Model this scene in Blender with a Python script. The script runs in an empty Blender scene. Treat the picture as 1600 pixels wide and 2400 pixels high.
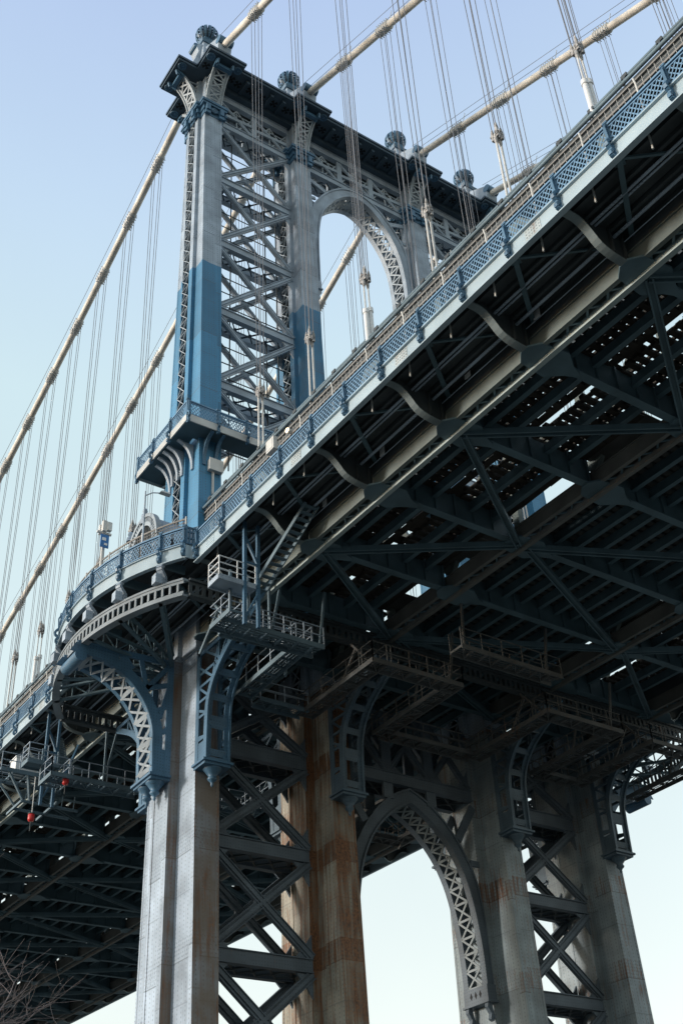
import bpy, math, random
from mathutils import Vector, Matrix
random.seed(7)
S = bpy.context.scene
R = math.radians

# ---------------------------------------------------------------- camera
cam_data = bpy.data.cameras.new("camera")
cam = bpy.data.objects.new("camera", cam_data)
S.collection.objects.link(cam)
CR = Vector((0.827312, -0.559622, -0.048763)); CU = Vector((-0.297456, -0.510065, 0.807065)); CF = Vector((0.476524, 0.653189, 0.588446))
m = Matrix((CR, CU, -CF)).transposed().to_4x4()
m.translation = (-27.2035, -53.156, 1.7)
cam.matrix_world = m
cam_data.sensor_fit = 'VERTICAL'; cam_data.sensor_height = 36; cam_data.sensor_width = 24
cam_data.lens = 41.169; cam_data.clip_start = 0.1; cam_data.clip_end = 6000
S.camera = cam

# ---------------------------------------------------------------- light
SUN_EL = R(9); SUN_AZ = R(-68)      # azimuth measured from +Y towards +X
sd = Vector((math.sin(SUN_AZ) * math.cos(SUN_EL), math.cos(SUN_AZ) * math.cos(SUN_EL), math.sin(SUN_EL)))
w = bpy.data.worlds.new("World"); S.world = w; w.use_nodes = True
nt = w.node_tree; bg = nt.nodes["Background"]
sky = nt.nodes.new("ShaderNodeTexSky"); sky.sky_type = 'NISHITA'; sky.sun_disc = False
sky.sun_elevation = SUN_EL; sky.sun_rotation = SUN_AZ
sky.air_density = 1.0; sky.dust_density = 0.6; sky.ozone_density = 1.0
gm = nt.nodes.new("ShaderNodeGamma"); gm.inputs[1].default_value = 0.75; nt.links.new(sky.outputs[0], gm.inputs[0])
tn = nt.nodes.new("ShaderNodeMix"); tn.data_type = 'RGBA'; tn.blend_type = 'MULTIPLY'; tn.inputs[0].default_value = 1.0; nt.links.new(gm.outputs[0], tn.inputs[6]); tn.inputs[7].default_value = (4.6, 4.0, 3.9, 1)
# thin high haze that whitens the air towards the horizon
tc = nt.nodes.new("ShaderNodeTexCoord"); sx = nt.nodes.new("ShaderNodeSeparateXYZ"); nt.links.new(tc.outputs["Generated"], sx.inputs[0])
hr = nt.nodes.new("ShaderNodeValToRGB"); nt.links.new(sx.outputs[2], hr.inputs[0]); e = hr.color_ramp.elements
e[0].position = 0.0; e[0].color = (6.0, 6.3, 6.1, 1); e[1].position = 1.0; e[1].color = (3.1, 4.4, 7.5, 1)
for p_, c_ in ((.20, (6.1, 6.3, 5.1)), (.45, (6.2, 7.4, 6.4)), (.66, (5.8, 7.6, 7.3)), (.78, (4.8, 6.4, 7.9)), (.88, (3.8, 5.05, 7.7))): q_ = e.new(p_); q_.color = (*c_, 1)
hm = nt.nodes.new("ShaderNodeMix"); hm.data_type = 'RGBA'; hm.inputs[0].default_value = 0.50; nt.links.new(tn.outputs[2], hm.inputs[6]); nt.links.new(hr.outputs[0], hm.inputs[7])
# sky dimmed behind the camera, added to darken the faces turned that way
az = nt.nodes.new("ShaderNodeMapRange"); az.interpolation_type = 'SMOOTHSTEP'; az.inputs[1].default_value = 0.0; az.inputs[2].default_value = -0.8; az.inputs[3].default_value = 1.0; az.inputs[4].default_value = 0.78
nt.links.new(sx.outputs[1], az.inputs[0])
dm = nt.nodes.new("ShaderNodeVectorMath"); dm.operation = 'SCALE'; nz = nt.nodes.new("ShaderNodeTexNoise"); nz.inputs["Scale"].default_value = 2.2; nz.inputs["Detail"].default_value = 5; nt.links.new(tc.outputs["Generated"], nz.inputs["Vector"])
nm = nt.nodes.new("ShaderNodeMapRange"); nm.inputs[1].default_value = .3; nm.inputs[2].default_value = .7; nm.inputs[3].default_value = .96; nm.inputs[4].default_value = 1.04; nt.links.new(nz.outputs["Fac"], nm.inputs[0])
nx = nt.nodes.new("ShaderNodeMath"); nx.operation = 'MULTIPLY'; nt.links.new(az.outputs[0], nx.inputs[0]); nt.links.new(nm.outputs[0], nx.inputs[1])
nt.links.new(hm.outputs[2], dm.inputs[0]); nt.links.new(nx.outputs[0], dm.inputs[3])
nt.links.new(dm.outputs[0], bg.inputs[0]); bg.inputs[1].default_value = 0.14
sl = bpy.data.lights.new("sun", 'SUN'); sl.energy = 3.1; sl.angle = R(10); sl.color = (1.0, 0.94, 0.86)
so = bpy.data.objects.new("sun", sl); S.collection.objects.link(so)
so.rotation_euler = sd.to_track_quat('Z', 'Y').to_euler()
S.view_settings.view_transform = 'Standard'; S.view_settings.look = 'None'
S.view_settings.exposure = 0.0; S.view_settings.gamma = 1.0
S.render.engine = 'CYCLES'

# ---------------------------------------------------------------- materials
def mat(name, base, rough=0.55, var=0.18, rust=0.0, vscale=0.7, metal=0.0, front=0.0, stain_shade=0.0, dots=False, low=None, rivets=False, blue=False, seam=0.0, spec=0.4, streak=6.0):
    M = bpy.data.materials.new(name); M.use_nodes = True
    t = M.node_tree; N = t.nodes; L = t.links; b = N["Principled BSDF"]
    b.inputs["Roughness"].default_value = rough; b.inputs["Metallic"].default_value = metal
    b.inputs["Specular IOR Level"].default_value = spec
    geo = N.new("ShaderNodeNewGeometry"); pos = geo.outputs["Position"]
    def noise(scale, det=4.0, vec=None, sc=None):
        n = N.new("ShaderNodeTexNoise"); n.inputs["Scale"].default_value = scale; n.inputs["Detail"].default_value = det
        v = vec or pos
        if sc:
            mp = N.new("ShaderNodeVectorMath"); mp.operation = 'MULTIPLY'; mp.inputs[1].default_value = sc; L.new(v, mp.inputs[0]); v = mp.outputs[0]
        L.new(v, n.inputs["Vector"]); return n.outputs["Fac"]
    def ma(op, a, bb=None, c=None):
        n = N.new("ShaderNodeMath"); n.operation = op
        for i, q in enumerate((a, bb, c)):
            if q is None: continue
            if isinstance(q, (int, float)): n.inputs[i].default_value = q
            else: L.new(q, n.inputs[i])
        return n.outputs[0]
    def ramp(v, lo, hi):
        n = N.new("ShaderNodeMapRange"); n.inputs[1].default_value = lo; n.inputs[2].default_value = hi; L.new(v, n.inputs[0]); return n.outputs[0]
    def mix(f, a, c):
        n = N.new("ShaderNodeMix"); n.data_type = 'RGBA'
        if isinstance(f, (int, float)): n.inputs[0].default_value = f
        else: L.new(f, n.inputs[0])
        for i, q in ((6, a), (7, c)):
            if isinstance(q, tuple): n.inputs[i].default_value = (*q, 1)
            else: L.new(q, n.inputs[i])
        return n.outputs[2]
    sep = N.new("ShaderNodeSeparateXYZ"); L.new(pos, sep.inputs[0]); X, Y, Zc = sep.outputs
    n1 = noise(vscale, 5.0)
    dark = tuple(c * (1 - var * 1.6) for c in base); light = tuple(min(1, c * (1 + var)) for c in base)
    col = mix(ramp(n1, .3, .7), dark, light)
    if low:       # separate base colour below deck level
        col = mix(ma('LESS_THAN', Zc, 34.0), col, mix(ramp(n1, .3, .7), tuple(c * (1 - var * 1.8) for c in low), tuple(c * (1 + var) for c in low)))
    if blue:      # the leg is repainted blue between the deck and a straight paint line
        lit = (0.062, 0.225, 0.39); bl = mix(ramp(n1, .3, .7), tuple(c * .85 for c in lit), lit)
        edge = ma('ADD', Zc, ma('MULTIPLY', ma('SUBTRACT', noise(1.5), .5), .25))
        f = ma('MULTIPLY', ma('LESS_THAN', edge, 66.35), ma('GREATER_THAN', edge, 36.5))
        col = mix(f, col, bl)
    bump = None
    if dots:       # rivet heads
        def tr(v, p): return ma('ABSOLUTE', ma('SUBTRACT', ma('FRACT', ma('MULTIPLY', v, 1 / p)), .5))
        dd = ma('MULTIPLY', ma('MULTIPLY', ma('LESS_THAN', tr(ma('ADD', X, Y), .17), .16), ma('LESS_THAN', tr(Zc, .17), .16)), ma('GREATER_THAN', noise(1.1, 1), .42))
        col = mix(ma('MULTIPLY', dd, .55), col, tuple(c * .3 for c in base)); bump = dd
    if rivets:
        u = ma('ADD', X, Y)
        def tri(v, p): return ma('ABSOLUTE', ma('SUBTRACT', ma('FRACT', ma('MULTIPLY', v, 1 / p)), .5))
        dv = tri(Zc, .21)
        cell = ma('FLOOR', ma('MULTIPLY', u, 1 / 1.6))
        zz = ma('ADD', ma('MULTIPLY', Zc, 1 / 5.2), ma('MULTIPLY', ma('SINE', ma('MULTIPLY', cell, 12.9898)), .5))
        bandf = ma('FRACT', zz); band = ma('LESS_THAN', bandf, .22)
        d1 = ma('MULTIPLY', ma('LESS_THAN', tri(u, .40), .085), ma('LESS_THAN', dv, .20))          # rivet rows along the plate edges
        d2 = ma('MULTIPLY', ma('MULTIPLY', ma('LESS_THAN', tri(ma('ADD', u, ma('MULTIPLY', Zc, .5)), .19), .2), ma('LESS_THAN', tri(Zc, .19), .2)), band)   # splice plates
        d3 = ma('LESS_THAN', ma('ABSOLUTE', ma('SUBTRACT', bandf, .62)), .006)
        riv = ma('MAXIMUM', d1, d2)
        seamm = ma('LESS_THAN', bandf, .011)
        vs = ma('LESS_THAN', tri(u, .8), .018)
        riv = ma('MAXIMUM', ma('MULTIPLY', riv, .75), ma('MAXIMUM', ma('MULTIPLY', seamm, 1.0), ma('MULTIPLY', ma('MAXIMUM', vs, d3), .55)))
        pid = N.new("ShaderNodeTexWhiteNoise"); pid.noise_dimensions = '2D'; cv = N.new("ShaderNodeCombineXYZ"); L.new(cell, cv.inputs[0]); L.new(ma('FLOOR', zz), cv.inputs[1]); L.new(cv.outputs[0], pid.inputs["Vector"])
        pl = ma('ADD', .80, ma('MULTIPLY', pid.outputs["Value"], .34))       # every plate has weathered a little differently
        sc = N.new("ShaderNodeVectorMath"); sc.operation = 'SCALE'; L.new(col, sc.inputs[0]); L.new(pl, sc.inputs[3]); col = sc.outputs[0]
        col = mix(ma('MULTIPLY', riv, .68), col, tuple(c * .22 for c in base))
        drip = ma('MULTIPLY', ramp(bandf, .0, -.16) if False else ma('MAXIMUM', ramp(bandf, .70, 1.0), band), ramp(noise(1.0, 5, sc=(5, 5, .5)), .45, .68))   # stains that start at the splices
        bump = riv
    if rust > 0:
        st = noise(1.0, 6.0, sc=(streak, streak, .35)); lg = noise(.33, 4.0); fine = noise(9.0, 3.0)
        v = ma('ADD', ma('ADD', ma('MULTIPLY', st, .58), ma('MULTIPLY', lg, .42)), ma('MULTIPLY', fine, .17))
        if rivets: v = ma('ADD', v, ma('ADD', ma('MULTIPLY', band, .075 * min(1, rust * 1.3)), ma('MULTIPLY', drip, .10 * min(1, rust * 2.2))))
        thr = .82 - rust * .28
        if rivets:      # front faces below deck: extra rust, and a brown stain deepened with painted-in shade
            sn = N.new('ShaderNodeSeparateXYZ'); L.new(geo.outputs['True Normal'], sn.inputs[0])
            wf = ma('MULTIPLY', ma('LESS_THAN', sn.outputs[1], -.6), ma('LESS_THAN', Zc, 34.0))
            col = mix(ma('MULTIPLY', wf, ma('MULTIPLY', ramp(noise(.5, 4), .1, .55), stain_shade)), col, (.155, .115, .08))
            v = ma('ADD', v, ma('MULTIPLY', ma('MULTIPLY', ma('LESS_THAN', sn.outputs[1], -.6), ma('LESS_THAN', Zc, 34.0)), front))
        rm = ramp(v, thr, thr + .16)
        rc = mix(ramp(fine, .3, .72), (0.055, 0.020, 0.009), (0.25, 0.105, 0.04))
        if blue and rust > .3: rm = ma('MULTIPLY', rm, ma('MAXIMUM', ma('LESS_THAN', Zc, 34.0), .15))
        col = mix(ma('MULTIPLY', rm, .9), col, rc)
    L.new(col, b.inputs["Base Color"])
    bp = N.new("ShaderNodeBump"); bp.inputs["Strength"].default_value = .25; bp.inputs["Distance"].default_value = .02
    hn = noise(14, 3)
    L.new(ma('ADD', hn, bump) if bump else hn, bp.inputs["Height"]); L.new(bp.outputs[0], b.inputs["Normal"])
    return M

LEGMAT = [mat("tower paint light", front=.20, stain_shade=.85, low=(.36, .44, .53), base=(.355, .43, .51), rough=.5, rivets=True, blue=True, rust=.12),
          mat("tower paint rusty", front=0.09, stain_shade=.45, low=(.33, .32, .27), base=(.355, .43, .51), rough=.6, rivets=True, blue=True, rust=.95),
          mat("tower paint streaked", front=0.05, stain_shade=.15, low=(.25, .31, .34), base=(.355, .43, .51), rough=.55, rivets=True, blue=True, rust=.58),
          mat("tower paint worn", front=0.03, stain_shade=.1, low=(.25, .31, .345), base=(.355, .43, .51), rough=.55, rivets=True, blue=True, rust=.52)]
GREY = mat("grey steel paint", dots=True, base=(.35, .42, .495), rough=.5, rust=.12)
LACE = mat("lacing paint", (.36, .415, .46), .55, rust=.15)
BLUE_SHADED = mat("shaded bracket paint", dots=True, base=(.085, .135, .18), rough=.5, rust=.12)  # duller copy of the blue with the shade of the farther legs painted in
LACELOW = mat("lower lacing paint", (.20, .235, .25), .55, rust=.3)  # darker, rustier lacing for the lower arch
BLUE = mat("blue steel paint", dots=True, base=(.07, .155, .245), rough=.42, rust=.06)
RAILB = mat("pale blue rail paint", (.15, .275, .41), .42, var=.12)
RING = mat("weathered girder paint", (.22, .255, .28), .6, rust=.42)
NAVY = mat("dark blue steel paint", (.045, .075, .105), .5)
SHADE = mat("weathered dark steel", (.055, .066, .072), .65, rust=.25)
BEAM = mat("deck steel paint", (.095, .155, .185), .55, rust=.22)
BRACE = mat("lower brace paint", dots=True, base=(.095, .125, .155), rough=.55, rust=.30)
PALE = mat("pale fascia paint", (.36, .455, .51), .5, rust=.05, var=.1)
WHITEP = mat("pale flange paint", (.36, .43, .43), .5, rust=.05, var=.1)
CHORD = mat("inner chord paint", (.15, .15, .14), .6, rust=.3)
FLNG = mat("flange paint", (.165, .205, .215), .55, rust=.4)
PEELF = mat("rusting splice paint", (.40, .46, .48), .6, rust=.75, streak=3)
TAN = mat("stained chord paint", (.135, .165, .16), .6, rust=.22)
CREAM = mat("cable wrapping paint", (.72, .68, .61), .5, var=.22, rust=.05)
ROPE = mat("galvanised rope", (.17, .175, .19), .5, var=.1)
GALV = mat("white galvanised metal", (.60, .60, .58), .45, var=.15)
ZINC = mat("weathered zinc", (.38, .37, .36), .55, var=.35, rust=.3, vscale=5)
WHITE = mat("white enamel", (.75, .76, .76), .35, var=.05)
RUSTY = mat("rusted catwalk steel", (.11, .115, .115), .7, rust=.62)
CATW = mat("catwalk paint", (.12, .18, .22), .6, rust=.2)
TIE = mat("creosoted timber", (.05, .042, .035), .8, var=.3)
CONC = mat("deck concrete", (.09, .09, .085), .85, var=.2)
FENCE = mat("fence mesh metal", (.24, .225, .205), .5)
RED = mat("red enamel", (.55, .03, .03), .4, var=.05)
BARK = mat("bare twig bark", (.21, .175, .17), .85, var=.3, vscale=6)
DIRT = mat("ground surface", (.115, .12, .11), .9, var=.3, vscale=.2)

# ---------------------------------------------------------------- mesh helpers
class MB:
    def __init__(s): s.v = []; s.f = []; s.sm = []
    def add(s, vs, fs, smooth=False):
        o = len(s.v); s.v += [tuple(p) for p in vs]
        s.f += [tuple(i + o for i in q) for q in fs]; s.sm += [smooth] * len(fs); return s
    HEX = [(0, 3, 2, 1), (4, 5, 6, 7), (0, 1, 5, 4), (1, 2, 6, 5), (2, 3, 7, 6), (3, 0, 4, 7)]
    def box(s, x0, x1, y0, y1, z0, z1): return s.frus((x0, x1, y0, y1), z0, (x0, x1, y0, y1), z1)
    def frus(s, a, z0, b, z1):
        vs = [(a[0], a[2], z0), (a[1], a[2], z0), (a[1], a[3], z0), (a[0], a[3], z0), (b[0], b[2], z1), (b[1], b[2], z1), (b[1], b[3], z1), (b[0], b[3], z1)]
        return s.add(vs, s.HEX)
    def bar(s, a, b, w, h, up=(0, 0, 1)):
        a = Vector(a); b = Vector(b); d = (b - a).normalized(); up = Vector(up)
        if abs(d.dot(up.normalized())) > .98: up = Vector((0, 1, 0)) if abs(d.y) < .9 else Vector((1, 0, 0))
        x = d.cross(up).normalized(); y = x.cross(d).normalized(); x = x * w / 2; y = y * h / 2
        vs = [a - x - y, a + x - y, a + x + y, a - x + y, b - x - y, b + x - y, b + x + y, b - x + y]
        return s.add(vs, s.HEX)
    def tube(s, pts, r, n=8, r2=None):
        P = [Vector(p) for p in pts]; rings = []
        ref = Vector((0, 0, 1))
        for i, p in enumerate(P):
            d = (P[min(i + 1, len(P) - 1)] - P[max(i - 1, 0)]).normalized()
            if abs(d.dot(ref)) > .95: q = Vector((1, 0, 0))
            else: q = ref
            x = d.cross(q).normalized(); y = x.cross(d)
            rr = r if r2 is None else r + (r2 - r) * i / max(1, len(P) - 1)
            rings.append([p + (x * math.cos(2 * math.pi * k / n) + y * math.sin(2 * math.pi * k / n)) * rr for k in range(n)])
        vs = [q for g in rings for q in g]; fs = []
        for i in range(len(P) - 1):
            for k in range(n):
                k2 = (k + 1) % n; fs.append((i * n + k, i * n + k2, (i + 1) * n + k2, (i + 1) * n + k))
        s.add(vs, fs, True)
        s.add(rings[0], [tuple(range(n - 1, -1, -1))]); s.add(rings[-1], [tuple(range(n))]); return s
    def lathe(s, prof, c, n=16, z0=0):
        vs = []; fs = []
        for r, z in prof:
            for k in range(n): vs.append((c[0] + r * math.cos(2 * math.pi * k / n), c[1] + r * math.sin(2 * math.pi * k / n), z0 + z))
        for i in range(len(prof) - 1):
            for k in range(n):
                k2 = (k + 1) % n; fs.append((i * n + k, i * n + k2, (i + 1) * n + k2, (i + 1) * n + k))
        return s.add(vs, fs, True)
    def prism(s, poly, c0, c1, ax):
        # poly in the two remaining axes, extruded along ax
        def mk(p, c): return {'x': (c, p[0], p[1]), 'y': (p[0], c, p[1]), 'z': (p[0], p[1], c)}[ax]
        n = len(poly); vs = [mk(p, c0) for p in poly] + [mk(p, c1) for p in poly]
        fs = [tuple(range(n)), tuple(range(2 * n - 1, n - 1, -1))] + [(i, (i + 1) % n, n + (i + 1) % n, n + i) for i in range(n)]
        return s.add(vs, fs)
    def strip(s, A, B, c0, c1, ax):
        """solid between two equal-length polylines A and B (2D), extruded along ax"""
        def mk(p, c): return {'x': (c, p[0], p[1]), 'y': (p[0], c, p[1]), 'z': (p[0], p[1], c)}[ax]
        for i in range(len(A) - 1):
            q = [A[i], A[i + 1], B[i + 1], B[i]]
            vs = [mk(p, c0) for p in q] + [mk(p, c1) for p in q]
            s.add(vs, [(0, 3, 2, 1), (4, 5, 6, 7), (0, 1, 5, 4), (2, 3, 7, 6)] + ([(3, 0, 4, 7)] if i == 0 else []) + ([(1, 2, 6, 5)] if i == len(A) - 2 else []))
        return s
    def lace(s, a0, a1, b0, b1, n, w, t, up, cross=True, rungs=True):
        """X lacing between two rails a0-a1 and b0-b1"""
        a0, a1, b0, b1 = map(Vector, (a0, a1, b0, b1))
        for i in range(n):
            p, q = a0.lerp(a1, i / n), a0.lerp(a1, (i + 1) / n); r, u = b0.lerp(b1, i / n), b0.lerp(b1, (i + 1) / n)
            if cross or i % 2 == 0: s.bar(p, u, t, w, up)
            if cross or i % 2 == 1: s.bar(r, q, t * .9, w * .97, up)
            if rungs: s.bar(q, u, t * .8, w, up)
        return s
    def mirror(s, cx=None, y=False):
        m2 = MB(); m2.v = [((2 * cx - p[0]) if cx is not None else p[0], -p[1] if y else p[1], p[2]) for p in s.v]
        flip = (cx is not None) != y
        m2.f = [tuple(reversed(q)) if flip else q for q in s.f]; m2.sm = list(s.sm); return m2
    def merge(s, o):
        k = len(s.v); s.v += o.v; s.f += [tuple(i + k for i in q) for q in o.f]; s.sm += o.sm; return s
    def obj(s, name, mt, parent=None, stuff=False):
        me = bpy.data.meshes.new(name); me.from_pydata(s.v, [], s.f); me.polygons.foreach_set("use_smooth", s.sm); me.materials.append(mt); me.update()
        o = bpy.data.objects.new(name, me); S.collection.objects.link(o)
        if parent is not None:
            o.parent = parent
            ws = Vector((0, 0, 0)); q = parent
            while q is not None: ws += q.location; q = q.parent
            o.location = -ws        # mesh data are in world coordinates
        if stuff: o["kind"] = "stuff"
        return o

def tag(o, label, cat, group=None):
    o["label"] = label; o["category"] = cat
    if group: o["group"] = group
    return o
def thing(name, loc, label, cat, group=None):
    o = bpy.data.objects.new(name, None); o.location = loc; o.empty_display_size = .5; S.collection.objects.link(o); return tag(o, label, cat, group)

LX = [0.0, 8.53, 20.73, 29.26]; MID = 14.63
def H(z): return 1.25 + .0205 * (97.5 - z)
def zs(y): return .0285 * y if y < 0 else .02 * y
def interp(prof, n):
    """resample a polyline to n points"""
    P = [Vector((a, b)) for a, b in prof]; d = [0]
    for i in range(1, len(P)): d.append(d[-1] + (P[i] - P[i - 1]).length)
    out = []
    for k in range(n):
        t = d[-1] * k / (n - 1); i = 0
        while i < len(d) - 2 and d[i + 1] < t: i += 1
        out.append(tuple(P[i].lerp(P[i + 1], (t - d[i]) / max(1e-6, d[i + 1] - d[i]))))
    return out
def smooth(prof, n):
    """Catmull-Rom resample"""
    P = [Vector((a, b)) for a, b in prof]; P = [P[0] * 2 - P[1]] + P + [P[-1] * 2 - P[-2]]; out = []
    seg = len(P) - 3
    for k in range(n):
        t = seg * k / (n - 1); i = min(int(t), seg - 1); t -= i; a, b, c, d = P[i:i + 4]
        out.append(tuple(.5 * ((2 * b) + (c - a) * t + (2 * a - 5 * b + 4 * c - d) * t * t + (3 * b - a - 3 * c + d) * t ** 3)))
    return out

# ================================================================ ground
g = MB(); g.add([(-3000, -3000, 0), (3000, -3000, 0), (3000, 3000, 0), (-3000, 3000, 0)], [(0, 1, 2, 3)])
go = g.obj("ground", DIRT); go["kind"] = "structure"

# ================================================================ tower
T = thing("bridge_tower", (MID, 0, 0), "tall grey and blue riveted steel bridge tower on four legs with ribbed ball finials", "bridge tower")

def hw(z): return .69 if z < 34 else .77
def leg(i, L):
    b = MB()
    for z0, z1 in ((0, 34), (34, 49.6), (49.6, 89.3)):
        zz0, zz1 = z0, z1
        a = hw(z0 + 1)
        b.frus((L - a, L + a, -H(z0), -.8), zz0, (L - a, L + a, -H(z1), -.8), zz1)
        b.frus((L - a, L + a, .8, H(z0)), zz0, (L - a, L + a, .8, H(z1)), zz1)
    # raised corner angles and cover plates on the arms
    for s in (-1, 1):
        for a in (-1, 1):
            x0 = L + a * .77; xx = sorted((x0 - a * .14, x0 + a * .018))
            def yy(z): return sorted((s * (H(z) + .018), s * (H(z) - .14)))
            b.frus((*xx, *yy(34.05)), 34.05, (*xx, *yy(89.2)), 89.2)
            x0 = L + a * .69; xx = sorted((x0 - a * .14, x0 + a * .018))
            b.frus((*xx, *yy(0)), 0.0, (*xx, *yy(33.9)), 33.9)
    b.box(L - 1.25, L + 1.25, -.85, .85, .02, 34.02)          # plated core below the deck
    b.box(L - 1.28, L + 1.28, -.88, -.70, .03, 33.98); b.box(L - 1.28, L + 1.28, .70, .88, .03, 33.98)
    # open, latticed core above the deck: two end plates, a centre diaphragm and edge strips
    b.box(L - .985, L + .985, -.85, -.80, 34.03, 89.25); b.box(L - .985, L + .985, .80, .85, 34.03, 89.25)
    b.box(L - .03, L + .03, -.79, .79, 34.04, 89.2)
    for s in (-1, 1):
        xx = sorted((L + s * .99, L + s * 1.03))
        b.box(*xx, -.86, -.36, 34.06, 89.15); b.box(*xx, .64, .86, 34.06, 89.15)
        xi = sorted((L + s * .93, L + s * .985))
        b.box(*xi, -.40, -.34, 34.06, 89.15); b.box(*xi, .62, .68, 34.06, 89.15)
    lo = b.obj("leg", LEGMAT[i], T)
    for s in (-1, 1):
        l = MB(); x = L + s * 1.0
        l.lace((x, -.36, 34.1), (x, -.36, 89), (x, .64, 34.1), (x, .64, 89), 48, .13, .05, (1, 0, 0))
        l.obj("leg_lacing", LACE, lo)
    return lo
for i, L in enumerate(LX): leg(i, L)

def cross_poly(L, off, z):
    a = .77 + off; c = 1.03 + off; y1 = H(z) + off; y0 = .86 + off
    q = [(-a, -y1), (a, -y1), (a, -y0), (c, -y0), (c, y0), (a, y0), (a, y1), (-a, y1), (-a, y0), (-c, y0), (-c, -y0), (-a, -y0)]
    return [(L + x, y) for x, y in q]
ROS = [(0.0, .10), (.08, .10), (.10, .05), (.2, .05), (.24, .11), (.30, .11), (.33, 0)]
for L in LX:
    b = MB()
    for off, z0, z1 in ((.07, 84.1, 84.62), (.16, 84.62, 85.1), (.34, 85.1, 85.34), (.42, 85.34, 85.62), (.10, 85.62, 85.75)):
        b.prism(cross_poly(L, off, 85), z0, z1, 'z')
    for s in (-1, 1):
        y = s * (H(85) + .16)
        for dx in (-.62, .62):
            b.box(L + dx - .17, L + dx + .17, *sorted((y, y + s * .3)), 84.3, 85.08)
            b.box(L + dx - .22, L + dx + .22, *sorted((y, y + s * .2)), 83.95, 84.3)
        rr = MB().lathe(ROS, (0, 0), 14); rr.v = [(L + p[0], y + s * p[2], 84.72 + p[1]) for p in rr.v]; b.merge(rr)
        x = L + s * 1.19
        for dy in (-.6, .6):
            b.box(*sorted((x, x + s * .28)), dy - .16, dy + .16, 84.3, 85.08)
            b.box(*sorted((x, x + s * .18)), dy - .2, dy + .2, 83.95, 84.3)
        rr = MB().lathe(ROS, (0, 0), 14); rr.v = [(x + s * p[2], p[0], 84.72 + p[1]) for p in rr.v]; b.merge(rr)
    b.obj("leg_capital", BLUE, T)

# curved lattice brackets under the cornice
CURVE = [(0.05, 85.7), (.10, 86.4), (.30, 87.2), (.62, 88.0), (1.05, 88.65), (1.55, 89.1)]
def cap_bracket(ax, L, s):
    b = MB(); pts = smooth(CURVE, 14)
    base = (H(87) - .02) if ax == 'y' else 1.03
    half = .70
    def P(t, q): return (L + t, s * (base + q[0]), q[1]) if ax == 'y' else (L + s * (base + q[0]), t, q[1])
    side = (1, 0, 0) if ax == 'y' else (0, 1, 0)
    for t in (-half, half):
        for i in range(13):
            b.bar(P(t, pts[i]), P(t, pts[i + 1]), .10, .24, (0, s, -.5) if ax == 'y' else (s, 0, -.5))
            b.bar(P(t * .78, pts[i]), P(t * .78, pts[i + 1]), .2, .05, (0, s, -.5) if ax == 'y' else (s, 0, -.5))
        b.bar(P(t, (.06, 85.8)), P(t, (.06, 89.1)), .1, .14, side)
        for k in (4, 7, 10):
            b.bar(P(t, pts[k]), P(t, (.02, pts[k][1] + .15)), .07, .1, side); b.bar(P(t, pts[k]), P(t, (.02, pts[max(0, k - 3)][1])), .06, .09, side)
    for i in range(0, 11, 3):
        nrm = (0, s, -.6) if ax == 'y' else (s, 0, -.6)
        b.bar(P(-half, pts[i]), P(half, pts[i + 3]), .13, .05, nrm); b.bar(P(half, pts[i]), P(-half, pts[i + 3]), .13, .045, nrm)
        b.bar(P(-half, pts[i + 3]), P(half, pts[i + 3]), .12, .05, nrm)
    o = b.obj("cornice_bracket", LACE, T)
    e = MB(); q = (1.62, 88.95)
    e.bar(P(-half * .9, q), P(half * .9, q), .34, .34, (0, 0, 1))
    for t in (-half, half):
        e.bar(P(t, (1.35, 88.86)), P(t, (2.0, 89.2)), .22, .22, (0, 0, 1)); e.bar(P(t * .99, (1.9, 88.75)), P(t * .99, (2.02, 89.22)), .26, .16, side)
    e.obj("bracket_scroll", BLUE, o)
for i, L in enumerate(LX):
    cap_bracket('y', L, -1); cap_bracket('y', L, 1)
cap_bracket('x', LX[0], -1); cap_bracket('x', LX[3], 1)

# cornice: projecting plate, coffered soffit, frieze girder
b = MB()
def corn(off, z0, z1):
    b.box(-3.45 + off, 32.71 - off, -1.75 + off, 1.75 - off, z0, z1)
    for L in LX: b.box(L - 1.75 + off, L + 1.75 - off, -3.95 + off, -1.75 + off - .004, z0 - .002, z1 - .002); b.box(L - 1.75 + off, L + 1.75 - off, 1.75 - off + .004, 3.9 - off, z0 - .002, z1 - .002)
    for a, c in zip(LX[:-1], LX[1:]):
        b.box(a + 1.75 - off + .004, c - 1.75 + off - .004, -3.38 + off, -1.75 + off - .004, z0 - .004, z1 - .004); b.box(a + 1.75 - off + .004, c - 1.75 + off - .004, 1.75 - off + .004, 3.38 - off, z0 - .004, z1 - .004)
corn(.10, 89.34, 89.62)
corn(0, 89.62, 89.86)
co = b.obj("cornice", NAVY, T)
b = MB()
for a, c in zip(LX[:-1], LX[1:]):
    b.box(a + .6, c - .6, -1.42, 1.42, 88.78, 89.33)
    n = 4 if c - a < 10 else 6
    for k in range(n):
        x = a + 1.9 + (c - a - 3.8) * (k + .5) / n
        for s in (-1, 1):
            b.box(x - .16, x + .16, *sorted((s * 1.44, s * 2.9)), 89.12, 89.325); b.box(x - .13, x + .13, *sorted((s * 2.7, s * 2.95)), 88.9, 89.12)
b.obj("frieze_girder", NAVY, T)
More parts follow.
